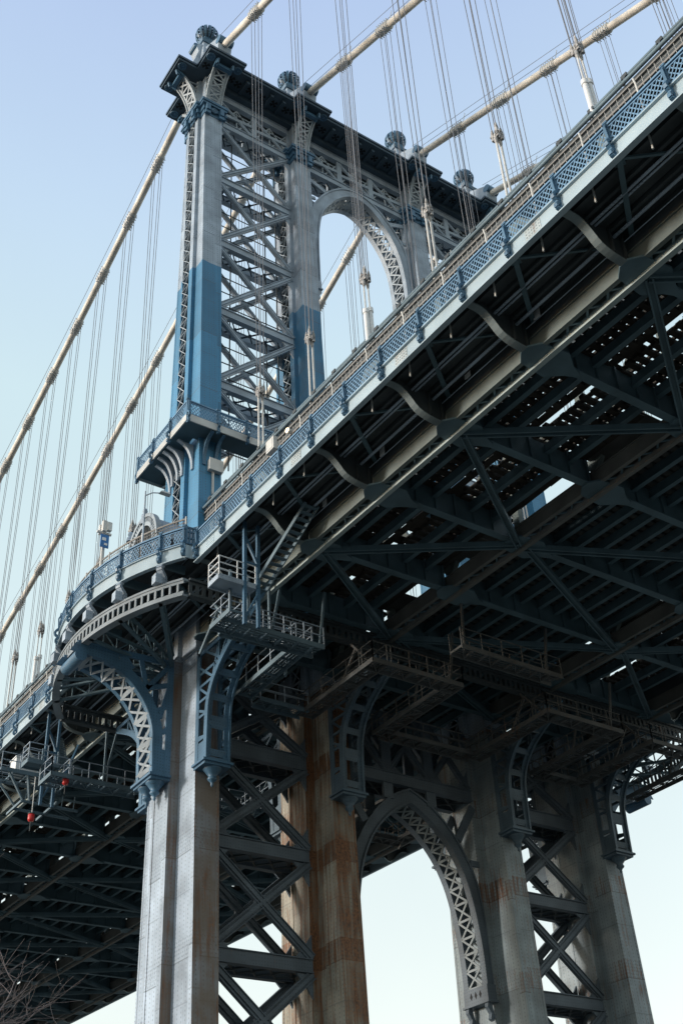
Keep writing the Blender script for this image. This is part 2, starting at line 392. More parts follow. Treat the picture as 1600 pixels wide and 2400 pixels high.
# coffer ornaments: four-lobed black plates painting the dark of holes, and ring bosses
BLACK = mat("painted hole dark", (.008, .009, .011), .8)
def lobes(x, y):
    p = []
    for k in range(4):
        a = k * math.pi / 2 + .78; r1 = .37
        p += [(x + .05 * math.cos(a - .78), y + .05 * math.sin(a - .78)), (x + r1 * math.cos(a - .45), y + r1 * math.sin(a - .45)), (x + r1 * math.cos(a + .45), y + r1 * math.sin(a + .45))]
    MB().prism(p, 89.322, 89.334, 'z').obj("soffit_dark_plate", BLACK, co)
def boss(x, y): MB().lathe([(0, -.06), (.09, -.06), (.1, -.02), (.26, -.02), (.28, -.07), (.36, -.07), (.38, .02)], (x, y), 14, 89.33).obj("soffit_boss", BLUE, co)
for a, c in zip(LX[:-1], LX[1:]):
    n = 4 if c - a < 10 else 6
    for k in range(n + 1):
        x = a + 1.9 + (c - a - 3.8) * k / n
        for s in (-1, 1): lobes(x, s * 2.15)
for L in LX:
    for s in (-1, 1):
        lobes(L - 1.2, s * 2.3); lobes(L + 1.2, s * 2.3)
        for dx in (-1.25, 1.25): boss(L + dx, s * 3.25)
for s in (-1, 1):
    for y in (-1.2, 1.2): boss(MID + s * 17.45, y)

# pedestals, saddles and finials on top of each leg
for L in LX:
    b = MB()
    b.frus((L - 1.5, L + 1.5, -2.6, 2.6), 89.87, (L - 1.3, L + 1.3, -2.3, 2.3), 91.3)
    b.frus((L - 1.05, L + 1.05, -1.5, 1.5), 91.3, (L - .7, L + .7, -.7, .7), 95.45)
    for s in (-1, 1):       # sloping cable hoods and scroll buttresses
        b.prism([(s * .9, 94.3), (s * 3.2, 92.75), (s * 3.3, 91.7), (s * 3.0, 89.9), (s * 1.0, 89.9)], L - .62, L + .62, 'x')
        b.prism([(L + s * .6, 95.2), (L + s * 1.1, 95.0), (L + s * 1.25, 94.5), (L + s * 1.05, 93.9), (L + s * 1.35, 92.6), (L + s * 1.75, 91.2), (L + s * 1.75, 90.2), (L + s * .7, 90.2)], -.55, .55, 'y')
    po = b.obj("pedestal", GREY, T)
    c = MB(); c.frus((L - .85, L + .85, -.8, .8), 95.45, (L - .95, L + .95, -.9, .9), 95.75); c.box(L - .72, L + .72, -.68, .68, 95.75, 96.1); c.box(L - .5, L + .5, -.5, .5, 96.1, 96.8)
    c.obj("pedestal_cap", BLUE, po)
    for s in (-1, 1):
        MB().tube([(L + s * 1.25, -.5, 94.7), (L + s * 1.25, .5, 94.7)], .27, 12).obj("pedestal_scroll", BLUE, po)
        MB().tube([(L - .66, s * 3.28, 92.35), (L + .66, s * 3.28, 92.35)], .42, 14).obj("cable_collar", BLUE, po)
    f = MB()
    n = 14
    for k in range(n):      # ribbed open ball
        a = 2 * math.pi * k / n; pts = []
        for j in range(13):
            t = -1.35 + 2.75 * j / 12; pts.append((L + 1.0 * math.cos(t) * math.cos(a), 1.0 * math.cos(t) * math.sin(a), 97.65 + 1.0 * math.sin(t)))
        for j in range(12): f.bar(pts[j], pts[j + 1],     .25 * max(.35, math.cos(-1.35 + 2.75 * j / 12)), .08, (Vector(pts[j]) - Vector((L, 0, 97.65))))
    f.lathe([(.45, -.98), (.55, -.85), (.3, -.8)], (L, 0), 16, 97.65); f.lathe([(0, 1.04), (.2, 1.02), (.3, .93), (.2, .9)], (L, 0), 16, 97.65)
    fo = f.obj("ball_finial", BLUE, T)
    k = MB().lathe([(.05, -.8), (.52, -.5), (.72, 0), (.52, .5), (.05, .8)], (L, 0), 16, 97.65); k.obj("finial_core", NAVY, fo)

# struts and X bracing between the legs, front and rear plane
def strut(a, c, z, dep, y, mt, thick=.36):
    b = MB(); x0, x1 = a, c
    b.box(x0, x1, y - thick * .32, y + thick * .32, z - dep / 2 + .05, z + dep / 2 - .05)
    for k in (-1, 1): b.box(x0, x1, y - thick / 2 - .03, y + thick / 2 + .03, *sorted((z + k * dep / 2, z + k * (dep / 2 - .055))))
    return b.obj("strut", mt, T)
def xbrace(a, c, z0, z1, y, mt, wd=.36, gus=.75):
    b = MB(); xm, zm = (a + c) / 2, (z0 + z1) / 2; s = -1 if y < 0 else 1
    for (p, q, dd) in (((a, z0), (c, z1), 0.0), ((a, z1), (c, z0), .012)):
        P, Q = Vector((p[0], y + s * dd, p[1])), Vector((q[0], y + s * dd, q[1]))
        b.bar(P, Q, .10, wd, (0, 0, 1)); b.bar(P + Vector((0, -.12, 0)), Q + Vector((0, -.12, 0)), .035, wd * .42, (0, 0, 1))
        d = (Q - P).normalized(); n = Vector((d.z, 0, -d.x)) * (wd / 2)
        for k in (-1, 1): b.bar(P + n * k, Q + n * k, .26, .05, n)
    b.prism([(xm - gus, zm - gus * .5), (xm - gus * .5, zm - gus * .22), (xm - gus * .5, zm + gus * .22), (xm - gus, zm + gus * .5), (xm - gus * .55, zm + gus * .72), (xm, zm + gus * .32), (xm + gus * .55, zm + gus * .72), (xm + gus, zm + gus * .5),
             (xm + gus * .5, zm + gus * .22), (xm + gus * .5, zm - gus * .22), (xm + gus, zm - gus * .5), (xm + gus * .55, zm - gus * .72), (xm, zm - gus * .32), (xm - gus * .55, zm - gus * .72)], y - .075, y + .075, 'y')
    for cx, dx in ((a, 1), (c, -1)):
        for cz, dz in ((z0, 1), (z1, -1)): b.prism([(cx, cz), (cx + dx * 1.0, cz), (cx + dx * .45, cz + dz * .55), (cx, cz + dz * 1.2)], y - .06, y + .06, 'y')
    return b.obj("cross_brace", mt, T)
def tie_lattice(a, c, z, mt):
    """horizontal lacing between the front and rear strut"""
    b = MB(); n = 5
    for i in range(n):
        x0, x1 = a + (c - a) * i / n, a + (c - a) * (i + 1) / n
        b.bar((x0, -.7, z), (x1, .7, z), .09, .09); b.bar((x0, .7, z + .01), (x1, -.7, z + .01), .09, .09)
        b.lathe([(0, -.08), (.15, -.07), (.15, .07), (0, .08)], ((x0 + x1) / 2, 0), 8, z)
    return b.obj("strut_lacing", mt, T)
UPZ = [84.82, 77.7, 70.3, 63.1, 56.05]
LOZ = [29.5, 24.1, 18.35, 12.6, 6.9]
for (a0, c0) in ((0, 1), (2, 3)):
    for k, z in enumerate(UPZ[1:]):
        for y in (-.78, .78): strut(LX[a0] + 1.04, LX[c0] - 1.04, z, .72, y, GREY)
        tie_lattice(LX[a0] + 1.1, LX[c0] - 1.1, z - .3, NAVY)
    zz = [u for u in UPZ] + [49.8]
    for k in range(5):
        for y in (-.80, .80): xbrace(LX[a0] + 1.04, LX[c0] - 1.04, zz[k + 1] + .36, zz[k] - .36, y, GREY, .36 if y < 0 else .3)
        v = MB()        # thin inner tie rods between the two planes
        zm = (zz[k] + zz[k + 1]) / 2
        for q in (1.7, 2.7, 5.8, 6.8): v.tube([(LX[a0] + q, .2, zz[k + 1]), (LX[a0] + q, .2, zz[k])], .05, 6)
        for dz in (-1.6, -.2, 1.4): v.tube([(LX[a0] + 1.1, .25, zm + dz), (LX[c0] - 1.1, .25, zm + dz)], .045, 6)
        v.obj("tie_rod", SHADE, T)
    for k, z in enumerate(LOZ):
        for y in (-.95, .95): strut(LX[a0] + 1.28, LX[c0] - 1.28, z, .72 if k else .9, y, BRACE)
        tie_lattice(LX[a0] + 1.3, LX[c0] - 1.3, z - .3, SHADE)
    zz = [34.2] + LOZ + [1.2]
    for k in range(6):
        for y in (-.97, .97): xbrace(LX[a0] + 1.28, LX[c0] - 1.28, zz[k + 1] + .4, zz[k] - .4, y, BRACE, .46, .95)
# lower girder of the middle bay with its truss up to the deck
for y in (-.95, .95):
    strut(LX[1] + 1.28, LX[2] - 1.28, 29.9, .72, y, BRACE)
    for k in range(3):
        x0 = LX[1] + 1.28 + 9.64 * k / 3; xbrace(x0 + .1, x0 + 9.64 / 3 - .1, 30.3, 34.2, y * .98, BRACE, .3, .45)
    b = MB()
    for x in (LX[1] + 1.28 + 9.64 / 3, LX[1] + 1.28 + 9.64 * 2 / 3): b.box(x - .35, x + .35, y - .1, y + .1, 28.6, 34.2)
    b.obj("web_post", BRACE, T)
tie_lattice(LX[1] + 1.3, LX[2] - 1.3, 29.6, SHADE)

# top truss under the cornice
for (a, c, n) in ((0, 1, 2), (1, 2, 3), (2, 3, 2)):
    x0, x1 = LX[a] + 1.04, LX[c] - 1.04
    for y in (-.78, .78):
        strut(x0, x1, 84.82, .72, y, GREY); strut(x0, x1, 88.37, .78, y, GREY)
        b = MB(); t = MB()
        for k in range(n):
            p, q = x0 + (x1 - x0) * k / n, x0 + (x1 - x0) * (k + 1) / n
            s = -1 if y < 0 else 1
            b.bar((p, y, 87.98), (q, y, 85.18), .12, .28, (0, 0, 1)); b.bar((p, y + .03 * s, 87.98), (q, y + .03 * s, 85.18), .12, .1, (0, 0, 1))
            b.bar((p, y + .01 * s, 86.35), (q, y + .01 * s, 86.65), .14, .34, (0, 0, 1))
            if k: b.box(p - .24, p + .24, y - .1, y + .1, 85.17, 87.99)
            xm = (p + q) / 2
            t.bar((p, y - s * .1, 85.2), (xm, y - s * .1, 87.9), .07, .12); t.bar((xm, y - s * .11, 85.2), (q, y - s * .11, 87.9), .07, .12); t.bar((xm, y - s * .12, 85.2), (xm, y - s * .12, 87.95), .07, .16)
            t.bar((p, y - s * .09, 85.9), (xm, y - s * .09, 85.2), .06, .1); t.bar((xm, y - s * .09, 87.9), (q, y - s * .09, 85.9), .06, .1); t.bar((p, y - s * .09, 87.4), (q, y - s * .09, 87.3), .06, .1)
        o = b.obj("top_truss", GREY, T); t.obj("truss_lacing", LACE, o)
    tie_lattice(x0, x1, 84.5, NAVY)
    bb = MB(); bb.box(x0, x1, -.6, .6, 88.55, 88.7); bb.obj("top_plate", SHADE, T)

# arches
def arch(inner, outer, mt, mt2, n, zend):
    I = smooth(inner, n); O = smooth(outer, n)
    full_i = [(MID - a, z) for a, z in reversed(I)] + [(MID + a, z) for a, z in I[1:]]
    full_o = [(MID - a, z) for a, z in reversed(O)] + [(MID + a, z) for a, z in O[1:]]
    for s in (-1, 1):
        b = MB(); y0, y1 = sorted((s * .62, s * .97)); b.strip(full_i, full_o, y0, y1, 'y')
        # proud rims on the face
        for A, B, t in ((full_i, full_o, .16), (full_o, full_i, .14)):
            A2 = [(p[0] + (q[0] - p[0]) * t, p[1] + (q[1] - p[1]) * t) for p, q in zip(A, B)]
            b.strip(A, A2, *sorted((s * .96, s * 1.06)), 'y')
        o = b.obj("arch_ring", mt, T)
    l = MB()
    m_ = (len(full_i) - 1) // 2
    for i in range(0, len(full_i) - 2, 2):
        p, q = full_i[i], full_i[i + 2]
        nx, nz = -(q[1] - p[1]), q[0] - p[0]; up = (nx, 0, nz)
        l.bar((p[0], -.6, p[1]), (q[0], .6, q[1]), .12, .05, up); l.bar((p[0], .6, p[1]), (q[0], -.6, q[1]), .12, .045, up)
        l.bar((q[0], -.62, q[1]), (q[0], .62, q[1]), .13, .05, up)
    l.obj("arch_lacing", mt2, T)
    for s in (-1, 1):
        e = MB(); x0, x1 = sorted((MID + s * inner[-1][0] - s * .05, MID + s * outer[-1][0] + s * .1)); e.box(x0, x1, -1.05, 1.05, zend - .85, zend)
        e.box(min(x0, x0 - .1), x1 + .05, -1.15, 1.15, zend - .97, zend - .85)
        xf = MID + s * (inner[-1][0] - .05)
        for yy in (-.85, .85):
            e.prism([(xf, zend - .97), (xf + s * .25, zend - .97), (xf + s * .42, zend - 1.7), (xf + s * .3, zend - 1.95), (xf + s * .1, zend - 1.85), (xf + s * .18, zend - 1.55), (xf - s * .05, zend - 1.2)], yy - .13, yy + .13, 'y')
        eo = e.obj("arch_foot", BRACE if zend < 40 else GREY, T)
        h = MB()
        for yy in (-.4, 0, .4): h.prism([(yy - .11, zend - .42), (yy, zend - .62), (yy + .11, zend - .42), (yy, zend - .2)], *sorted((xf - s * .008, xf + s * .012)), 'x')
        h.obj("foot_dark_plate", BLACK, eo)  # flat black plates painting the dark of holes in the foot
arch([(0, 83.95), (.6, 83.8), (1.25, 83.45), (2.0, 82.75), (2.75, 81.8), (3.4, 80.7), (3.9, 79.4), (4.2, 78), (4.38, 76.2), (4.44, 74.4), (4.46, 71.0)],
     [(0, 84.85), (.8, 84.7), (1.6, 84.35), (2.6, 83.55), (3.6, 82.35), (4.3, 81.2), (4.75, 80.2), (4.95, 79), (5.0, 77), (5.05, 74.6), (5.05, 71.0)], GREY, LACE, 33, 71.0)
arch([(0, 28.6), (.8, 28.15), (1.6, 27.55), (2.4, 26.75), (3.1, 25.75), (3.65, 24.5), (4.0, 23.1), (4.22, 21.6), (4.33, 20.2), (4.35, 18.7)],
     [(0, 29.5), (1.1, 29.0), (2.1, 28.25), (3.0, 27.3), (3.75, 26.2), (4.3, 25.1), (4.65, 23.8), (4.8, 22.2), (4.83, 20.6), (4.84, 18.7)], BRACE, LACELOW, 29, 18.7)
for s in (-1, 1):       # short struts that tie the arches to their legs and truss
    for y in (-.8, .8):
        MB().bar((MID + s * 5.0, y, 83.6), (MID + s * 3.3, y, 82.9), .14, .42).obj("arch_tie", GREY, T); MB().bar((MID + s * 5.05, y, 81.2), (MID + s * 4.4, y, 81.4), .14, .3).obj("arch_tie", GREY, T)
        MB().box(MID + s * 1.7 - .25, MID + s * 1.7 + .25, y - .1, y + .1, 84.0, 84.5).obj("arch_tie", GREY, T)
    for y in (-.95, .95):
        MB().bar((MID + s * 4.85, y, 29.2), (MID + s * 3.4, y, 26.9), .16, .5).obj("arch_tie", BRACE, T); MB().bar((MID + s * 4.85, y, 25.6), (MID + s * 4.2, y, 25.6), .14, .35).obj("arch_tie", BRACE, T)

# viewing platform round the tower above the deck
def railing_parts(P, Q, h, parent, z_of=None, posts=True, mt=RAILB, cell=.235, name="lattice_panel", post=True, scroll=True):
    """one lattice panel between two posts; P, Q are base points"""
    P = Vector(P); Q = Vector(Q); n = max(1, round((Q - P).length / cell)); b = MB(); up = Vector((0, 0, 1))
    d = (Q - P).normalized(); nrm = d.cross(up).normalized()
    lo, hi = .16, h - .14
    b.bar(P + up * (h - .03), Q + up * (h - .03), .12, .09); b.bar(P + up * (h - .17), Q + up * (h - .17), .06, .05); b.bar(P + up * lo, Q + up * lo, .08, .06)
    a0 = P + d * .08; ln = (Q - P).length - .16; hh = hi - lo
    m_ = max(2, round(hh / cell / 1.25)); step = ln / n; sk = hh / 1.45    # horizontal run of one diagonal
    for sgn in (1, -1):
        k = -int(sk / step) - 1
        while k * step < ln:
            x0, x1 = k * step, k * step + sk; z0, z1 = 0.0, hh
            c0, c1 = max(0, x0), min(ln, x1)
            if c1 - c0 > .02:
                za = (c0 - x0) / sk * hh; zb = (c1 - x0) / sk * hh
                if sgn < 0: za, zb = hh - za, hh - zb
                b.bar(a0 + d * c0 + up * (lo + za) + nrm * .008 * sgn, a0 + d * c1 + up * (lo + zb) + nrm * .008 * sgn, .016, .05, nrm.cross(d))
            k += 1
    return b.obj(name, mt, parent)
def rail_post(P, out, h, parent, mt=BLUE, foot=True):
    P = Vector(P); out = Vector(out).normalized(); up = Vector((0, 0, 1)); b = MB(); side = out.cross(up)
    b.bar(P + up * -.05, P + up * (h + .03), .17, .13, out); b.bar(P + up * (h + .03), P + up * (h + .13), .22, .2, out)
    b.bar(P + out * .1 + up * .1, P + out * .16 + up * (h * .8), .1, .07, out); b.bar(P + out * .16 + up * (h * .8), P + out * .05 + up * (h), .1, .07, out)
    if foot:        # scroll bracket holding the post on the fascia
        pts = [(.05, .25), (.2, .12), (.3, -.05), (.26, -.2), (.14, -.28), (.13, -.42), (.22, -.52), (.2, -.66), (.06, -.7)]
        for i in range(len(pts) - 1): b.bar(P + out * pts[i][0] + up * pts[i][1], P + out * pts[i + 1][0] + up * pts[i + 1][1], .15, .12, side.cross(Vector((0, 0, 1))))
        b.bar(P + out * .03 + up * .1, P + out * .03 + up * -.68, .18, .06, out)
    return b.obj("rail_post", mt, parent)

b = MB(); x0, x1, yp = -2.27, 29.26 + 2.27, 3.45
for s in (-1, 1):
    b.box(x0, x1, *sorted((s * 1.9, s * yp)), 49.5, 49.78)
for k in (0, 1):
    xx = (x0, -1.05) if k == 0 else (30.31, x1); b.box(*xx, -1.895, 1.895, 49.502, 49.776)
plat = b.obj("viewing_platform", BEAM, T)
PEEL = mat("peeling white paint", (.50, .51, .50), .6, rust=.42, streak=3.0)
for s in (-1, 1):
    MB().box(x0 - .03, x1 + .03, *sorted((s * (yp + .004), s * (yp + .08))), 49.32, 49.86).obj("platform_edge", PEEL, plat)
    xe = (x0 - .08, x0 - .004) if s < 0 else (x1 + .004, x1 + .08); MB().box(*xe, -yp - .06, yp + .06, 49.325, 49.855).obj("platform_edge", PEEL, plat)
for s in (-1, 1):
    xs = [x0 + (x1 - x0) * k / 16 for k in range(17)]
    for p, q in zip(xs[:-1], xs[1:]): railing_parts((p, s * yp, 49.8), (q, s * yp, 49.8), 1.2, plat, mt=RAILB, name="platform_railing")
    for p in xs: rail_post((p, s * yp, 49.8), (0, s, 0), 1.2, plat, BLUE)
for xx, o in ((x0, -1), (x1, 1)):
    ys = [-yp, -1.2, 1.2, yp]
    for p, q in zip(ys[:-1], ys[1:]): railing_parts((xx, p, 49.8), (xx, q, 49.8), 1.2, plat, mt=RAILB, name="platform_railing")
    for p in ys[1:-1]: rail_post((xx, p, 49.8), (o, 0, 0), 1.2, plat, BLUE)
COR = [(.05, 47.35), (.08, 48.0), (.28, 48.65), (.62, 49.1), (1.12, 49.3)]
def corbel(P0, out, mt):
    b = MB(); pts = smooth(COR, 10); out = Vector(out); side = Vector((out.y, -out.x, 0)); P0 = Vector((P0[0], P0[1], 0))
    for i in range(9):
        b.bar(P0 + out * pts[i][0] + Vector((0, 0, pts[i][1])), P0 + out * pts[i + 1][0] + Vector((0, 0, pts[i + 1][1])), .22, .13, out + Vector((0, 0, -.8)))
    q = [(a, z) for a, z in pts] + [(.0, 49.3), (0, 47.35)]
    vs = []
    for t in (-.04, .04): vs += [P0 + out * a + side * t + Vector((0, 0, z)) for a, z in q]
    n = len(q); b.add(vs, [tuple(range(n)), tuple(range(2 * n - 1, n - 1, -1))])
    b.obj("corbel", mt, T)
for L in LX:
    for s in (-1, 1):
        for dx in (-.45, .35): corbel((L + dx, s * H(48)), (0, s, 0), BLUE)
for L, s in ((LX[0], -1), (LX[3], 1)):
    for dy in (-.6, 0, .7): corbel((L + s * 1.03, dy), (s, 0, 0), GREY)
    for dy in (-1.5, 1.5): corbel((L + s * .79, dy), (s, 0, 0), GREY)

# big curved brackets that carry the deck on every leg
FB = [(1.05, 27.1), (1.08, 28.4), (1.12, 29.4), (1.22, 30.3), (1.62, 31.2), (2.35, 32.0), (3.35, 32.65), (4.9, 33.4)]
PEND = [(.0, .05), (.48, .05), (.50, -.05), (.42, -.12), (.30, -.30), (.20, -.42), (.22, -.50), (.26, -.56), (.22, -.64), (.12, -.72), (.07, -.82), (.09, -.9), (.0, -1.02)]
def deck_bracket(L, s):
    yb = H(29)
    def P(dx, q): return (L + dx, s * (yb + q[0] - .02), q[1])
    pts = smooth(FB, 22); b = MB()
    for dx in (-.66, .66):
        for i in range(21): b.bar(P(dx, pts[i]), P(dx, pts[i + 1]), .12, .34, (0, s, -.3)); b.bar(P(dx * .80, pts[i]), P(dx * .80, pts[i + 1]), .32, .05, (0, s, -.3))
        b.bar(P(dx, (.16, 27.1)), P(dx, (.16, 33.6)), .1, .34, (0, s, 0)); b.bar(P(dx, (.1, 33.5)), P(dx, (5.0, 33.5)), .1, .24, (0, 0, 1))
        for k, j in ((3, 28.0), (7, 29.6), (10, 31.0), (13, 32.2), (16, 33.4)):
            b.bar(P(dx, pts[k]), P(dx, (.12, pts[k][1])), .08, .16, (0, 0, 1)); b.bar(P(dx, pts[k]), P(dx, (.12, j + .6)), .07, .14, (0, 0, 1))
        # plated foot of the side face
        b.prism([(s * (yb + .0), 27.12), (s * (yb + .95), 27.12), (s * (yb + .98), 28.2), (s * (yb + .0), 28.2)], L + dx - .03, L + dx + .03, 'x')
        for k in (15, 18): b.bar(P(dx, pts[k]), P(dx, (pts[k][0], 33.45)), .08, .16, (0, s, 0))
        b.bar(P(dx, pts[12]), P(dx, (pts[15][0], 33.4)), .08, .14, (0, s, 0)); b.bar(P(dx, pts[15]), P(dx, (pts[18][0], 33.4)), .08, .14, (0, s, 0))
    for k in (0, 1, 5, 6, 10, 14, 18, 21): b.bar(P(-.66, pts[k]), P(.66, pts[k]), .36, .06, (0, s, -.3))
    # corner fillets that round the openings of the front face
    for k0, k1 in ((1, 5), (6, 10), (10, 14), (14, 18)):
        for dx in (-1, 1):
            b.bar(P(dx * .55, pts[k0]), P(dx * .32, pts[k0]), .34, .05, (0, s, -.3)); b.bar(P(dx * .55, pts[k1]), P(dx * .32, pts[k1]), .34, .05, (0, s, -.3))
    b.box(L - .88, L + .88, *sorted((s * (yb - .05), s * (yb + 1.28))), 26.98, 27.1); b.box(L - .76, L + .76, *sorted((s * (yb - .05), s * (yb + 1.16))), 26.84, 26.98)
    bm_ = BLUE if L == 0 else BLUE_SHADED; o = b.obj("deck_bracket", bm_, T)
    MB().lathe(PEND, (L, s * (yb + .6)), 18, 26.86).obj("pendant", bm_, o)
for L in LX:
    deck_bracket(L, -1); deck_bracket(L, 1)
SB = [(1.0, 27.05), (1.05, 28.4), (1.1, 29.6), (1.5, 30.75), (2.32, 31.85), (3.3, 32.55), (4.4, 32.95), (5.6, 33.05)]
def side_bracket(L, s):
    def P(q, y): return (L + s * (1.27 + q[0]), y, q[1])
    pts = smooth(SB, 24); b = MB(); lc = MB()
    off = []
    for i, p in enumerate(pts):
        a = Vector(pts[max(0, i - 1)]); c = Vector(pts[min(23, i + 1)]); t = (c - a).normalized(); n = Vector((-t.y, t.x)); off.append((p[0] - abs(n.x) * .55, p[1] + abs(n.y) * .55))
    for y in (-.92, .92):
        A = [(L + s * (1.27 + p[0]), p[1]) for p in pts]; B = [(L + s * (1.27 + max(.02, p[0])), p[1]) for p in off]
        b.strip(A, B, y - .045, y + .045, 'y')
        for i in range(23): b.bar(P(pts[i], y * .86), P(pts[i + 1], y * .86), .30, .06, (s * .4, 0, -1))
        b.bar(P((.16, 27.1), y), P((.16, 33.9), y), .1, .34, (1, 0, 0)); b.bar(P((.1, 33.72), y), P((5.7, 33.52), y), .1, .34, (0, 0, 1))
        b.prism([(L + s * (1.27), 27.1), (L + s * 2.27, 27.1), (L + s * 2.3, 28.5), (L + s * 1.27, 28.5)], y - .03, y + .03, 'y')
        for k, q in ((6, (.15, 29.8)), (9, (.15, 31.2)), (12, (.15, 32.4))): b.bar(P(off[k], y), P(q, y), .08, .28, (0, 0, 1))
        b.bar(P(off[12], y), P((.2, 33.6), y), .08, .26, (0, 0, 1)); b.bar(P(off[12], y), P((2.0, 33.6), y), .08, .28, (1, 0, 0))
        b.bar(P(off[15], y), P((3.2, 33.6), y), .08, .5, (1, 0, 0)); b.bar(P(off[8], y), P((.2, 32.3), y), .07, .24, (0, 0, 1))
        b.prism([(L + s * (1.27 + 3.4), 33.6), (L + s * (1.27 + 5.8), 33.55), (L + s * (1.27 + 6.1), 33.0), (L + s * (1.27 + 4.6), 32.95), (L + s * (1.27 + 3.2), 32.7)], y - .03, y + .03, 'y')
    for i in range(1, 22, 2):
        up = (s, 0, -.8)
        lc.bar(P(pts[i], -.8), P(pts[i + 2], .8), .13, .05, up); lc.bar(P(pts[i], .8), P(pts[i + 2], -.8), .13, .045, up)
        if i % 4 == 1: lc.bar(P(pts[i], -.85), P(pts[i], .85), .22, .06, up)
    b.box(*sorted((L + s * 1.27, L + s * 2.5)), -1.15, 1.15, 26.92, 27.06); b.box(*sorted((L + s * 1.27, L + s * 2.38)), -1.02, 1.02, 26.78, 26.92)
    o = b.obj("balcony_bracket", BLUE, T)
    lc.obj("bracket_lacing", LACE, o)
    d = MB().tube([(L + s * 6.75, -.97, 32.85), (L + s * 6.75, .97, 32.85)], .34, 18); d.obj("bracket_drum", BLUE, o)
    for y in (-.45, .45): MB().lathe(PEND, (L + s * 1.85, y), 18, 26.8).obj("pendant", BLUE, o)
side_bracket(LX[0], -1); side_bracket(LX[3], 1)

# ================================================================ deck
YN, YF, PAN = -62.86, 150.0, 5.45
D = thing("bridge_deck", (MID, 0, 34), "dark underside of the double deck steel bridge span running through the tower", "bridge deck")
def ylist(): return [-24.7 + PAN * k for k in range(-7, 5)] + [6.6 + PAN * k for k in range(0, 27)]
YS = ylist()
def run(b, x0, x1, z0, z1, segs=(YN, 0.0, YF)):
    """longitudinal member that follows the grade"""
    for a, c in zip(segs[:-1], segs[1:]):
        vs = [(x0, a, z0 + zs(a)), (x1, a, z0 + zs(a)), (x1, c, z0 + zs(c)), (x0, c, z0 + zs(c)), (x0, a, z1 + zs(a)), (x1, a, z1 + zs(a)), (x1, c, z1 + zs(c)), (x0, c, z1 + zs(c))]
        b.add(vs, MB.HEX)
def mx(x, side): return x if side == 0 else 2 * MID - x
BALC = 8.1
for side in (0, 1):
    def X2(a, c): return sorted((mx(a, side), mx(c, side)))
    for seg in ((YN, -BALC), (BALC, YF)):
        b = MB(); run(b, *X2(-3.83, -3.77), 35.8, 36.55, seg); run(b, *X2(-3.95, -3.70), 35.74, 35.80, seg); run(b, *X2(-3.95, -3.70), 36.55, 36.60, seg)
        fo = b.obj("fascia_girder", PALE, D)
        y = seg[0] + 4.2
        while side == 0 and y < min(seg[1], 60) - 1:      # bolted splice plates, some of them rusting
            sp = MB(); z = zs(y); sp.box(-3.845, -3.83, y - .42, y + .42, 35.86 + z, 36.5 + z)
            for dy in (-.34, -.2, -.06, .06, .2, .34):
                for dz in (-.24, -.08, .08, .24): sp.box(-3.865, -3.845, y + dy - .022, y + dy + .022, 36.18 + dz - .022 + z, 36.18 + dz + .022 + z)
            sp.obj("splice_plate", PEELF if random.random() < .4 else PALE, fo); y += random.choice((8.17, 10.9, 8.17))
        y = seg[0] + 1.6
        while side == 0 and y < min(seg[1], 60):
            z = zs(y); MB().tube([(-3.3, y, 36.4 + z), (-3.3, y, 35.75 + z), (-3.31, y, 35.5 + z)], .04, 8).obj("scupper_pipe", GALV, fo); y += 2.725
    b = MB(); run(b, *X2(-3.76, -.75), 36.44, 36.58)
    for x in (-3.2, -2.6, -2.0, -1.4): run(b, *X2(x - .07, x + .07), 36.12, 36.44)
    for x in (-2.9, -1.75): run(b, *X2(x - .22, x + .22), 36.30, 36.43)
    run(b, *X2(-.76, .95), 36.46, 36.52); run(b, *X2(-.56, -.50), 35.58, 36.44); run(b, *X2(.5, .56), 35.6, 36.44)
    b.obj("walkway_slab", SHADE, D)
    for (x, z, r) in ((-2.35, 36.02, .06), (-2.15, 36.04, .05), (-1.2, 36.0, .07), (-.82, 35.85, .022)):
        MB().tube([(mx(x, side), YN, z + zs(YN)), (mx(x, side), 0, z), (mx(x, side), YF, z + zs(YF))], r, 8).obj("conduit", GREY, D)
for i, L in enumerate(LX):
    b = MB()
    run(b, L - .53, L - .47, 34.8, 35.5); run(b, L - .60, L - .40, 34.74, 34.80); run(b, L - .60, L - .40, 35.5, 35.56)
    b.obj("bottom_chord", TAN if i == 0 else CHORD, D)
    b = MB(); run(b, L + .12, L + .17, 34.64, 35.5); run(b, L - .06, L + .17, 34.585, 34.64); run(b, L - .09, L - .055, 34.56, 34.87); b.obj("chord_flange", WHITEP if i == 0 else CHORD, D)
    b = MB(); k = 0; y = YN
    while y < YF - 1:
        b.bar((L - .45, y, 34.82 + zs(y)), (L + .1, y + .55, 34.84 + zs(y)), .1, .05); b.bar((L + .1, y + .55, 34.84 + zs(y)), (L - .45, y + 1.1, 34.82 + zs(y)), .1, .05); y += 1.1
    b.obj("chord_lacing", BEAM, D)
    # stiffening truss web and top chord
    b = MB(); run(b, L - .35, L + .35, 43.1, 43.9)
    b.obj("top_chord", SHADE, D)
    b = MB()
    for k, y in enumerate(YS):
        b.bar((L, y, 36.0 + zs(y)), (L, y, 43.1 + zs(y)), .42, .3, (1, 0, 0))
        if k + 1 < len(YS):
            y2 = YS[k + 1]; p, q = ((36.0, 43.1) if k % 2 else (43.1, 36.0)); b.bar((L, y, p + zs(y)), (L, y2, q + zs(y2)), .36, .28, (1, 0, 0))
    b.obj("truss_web", TAN, D)
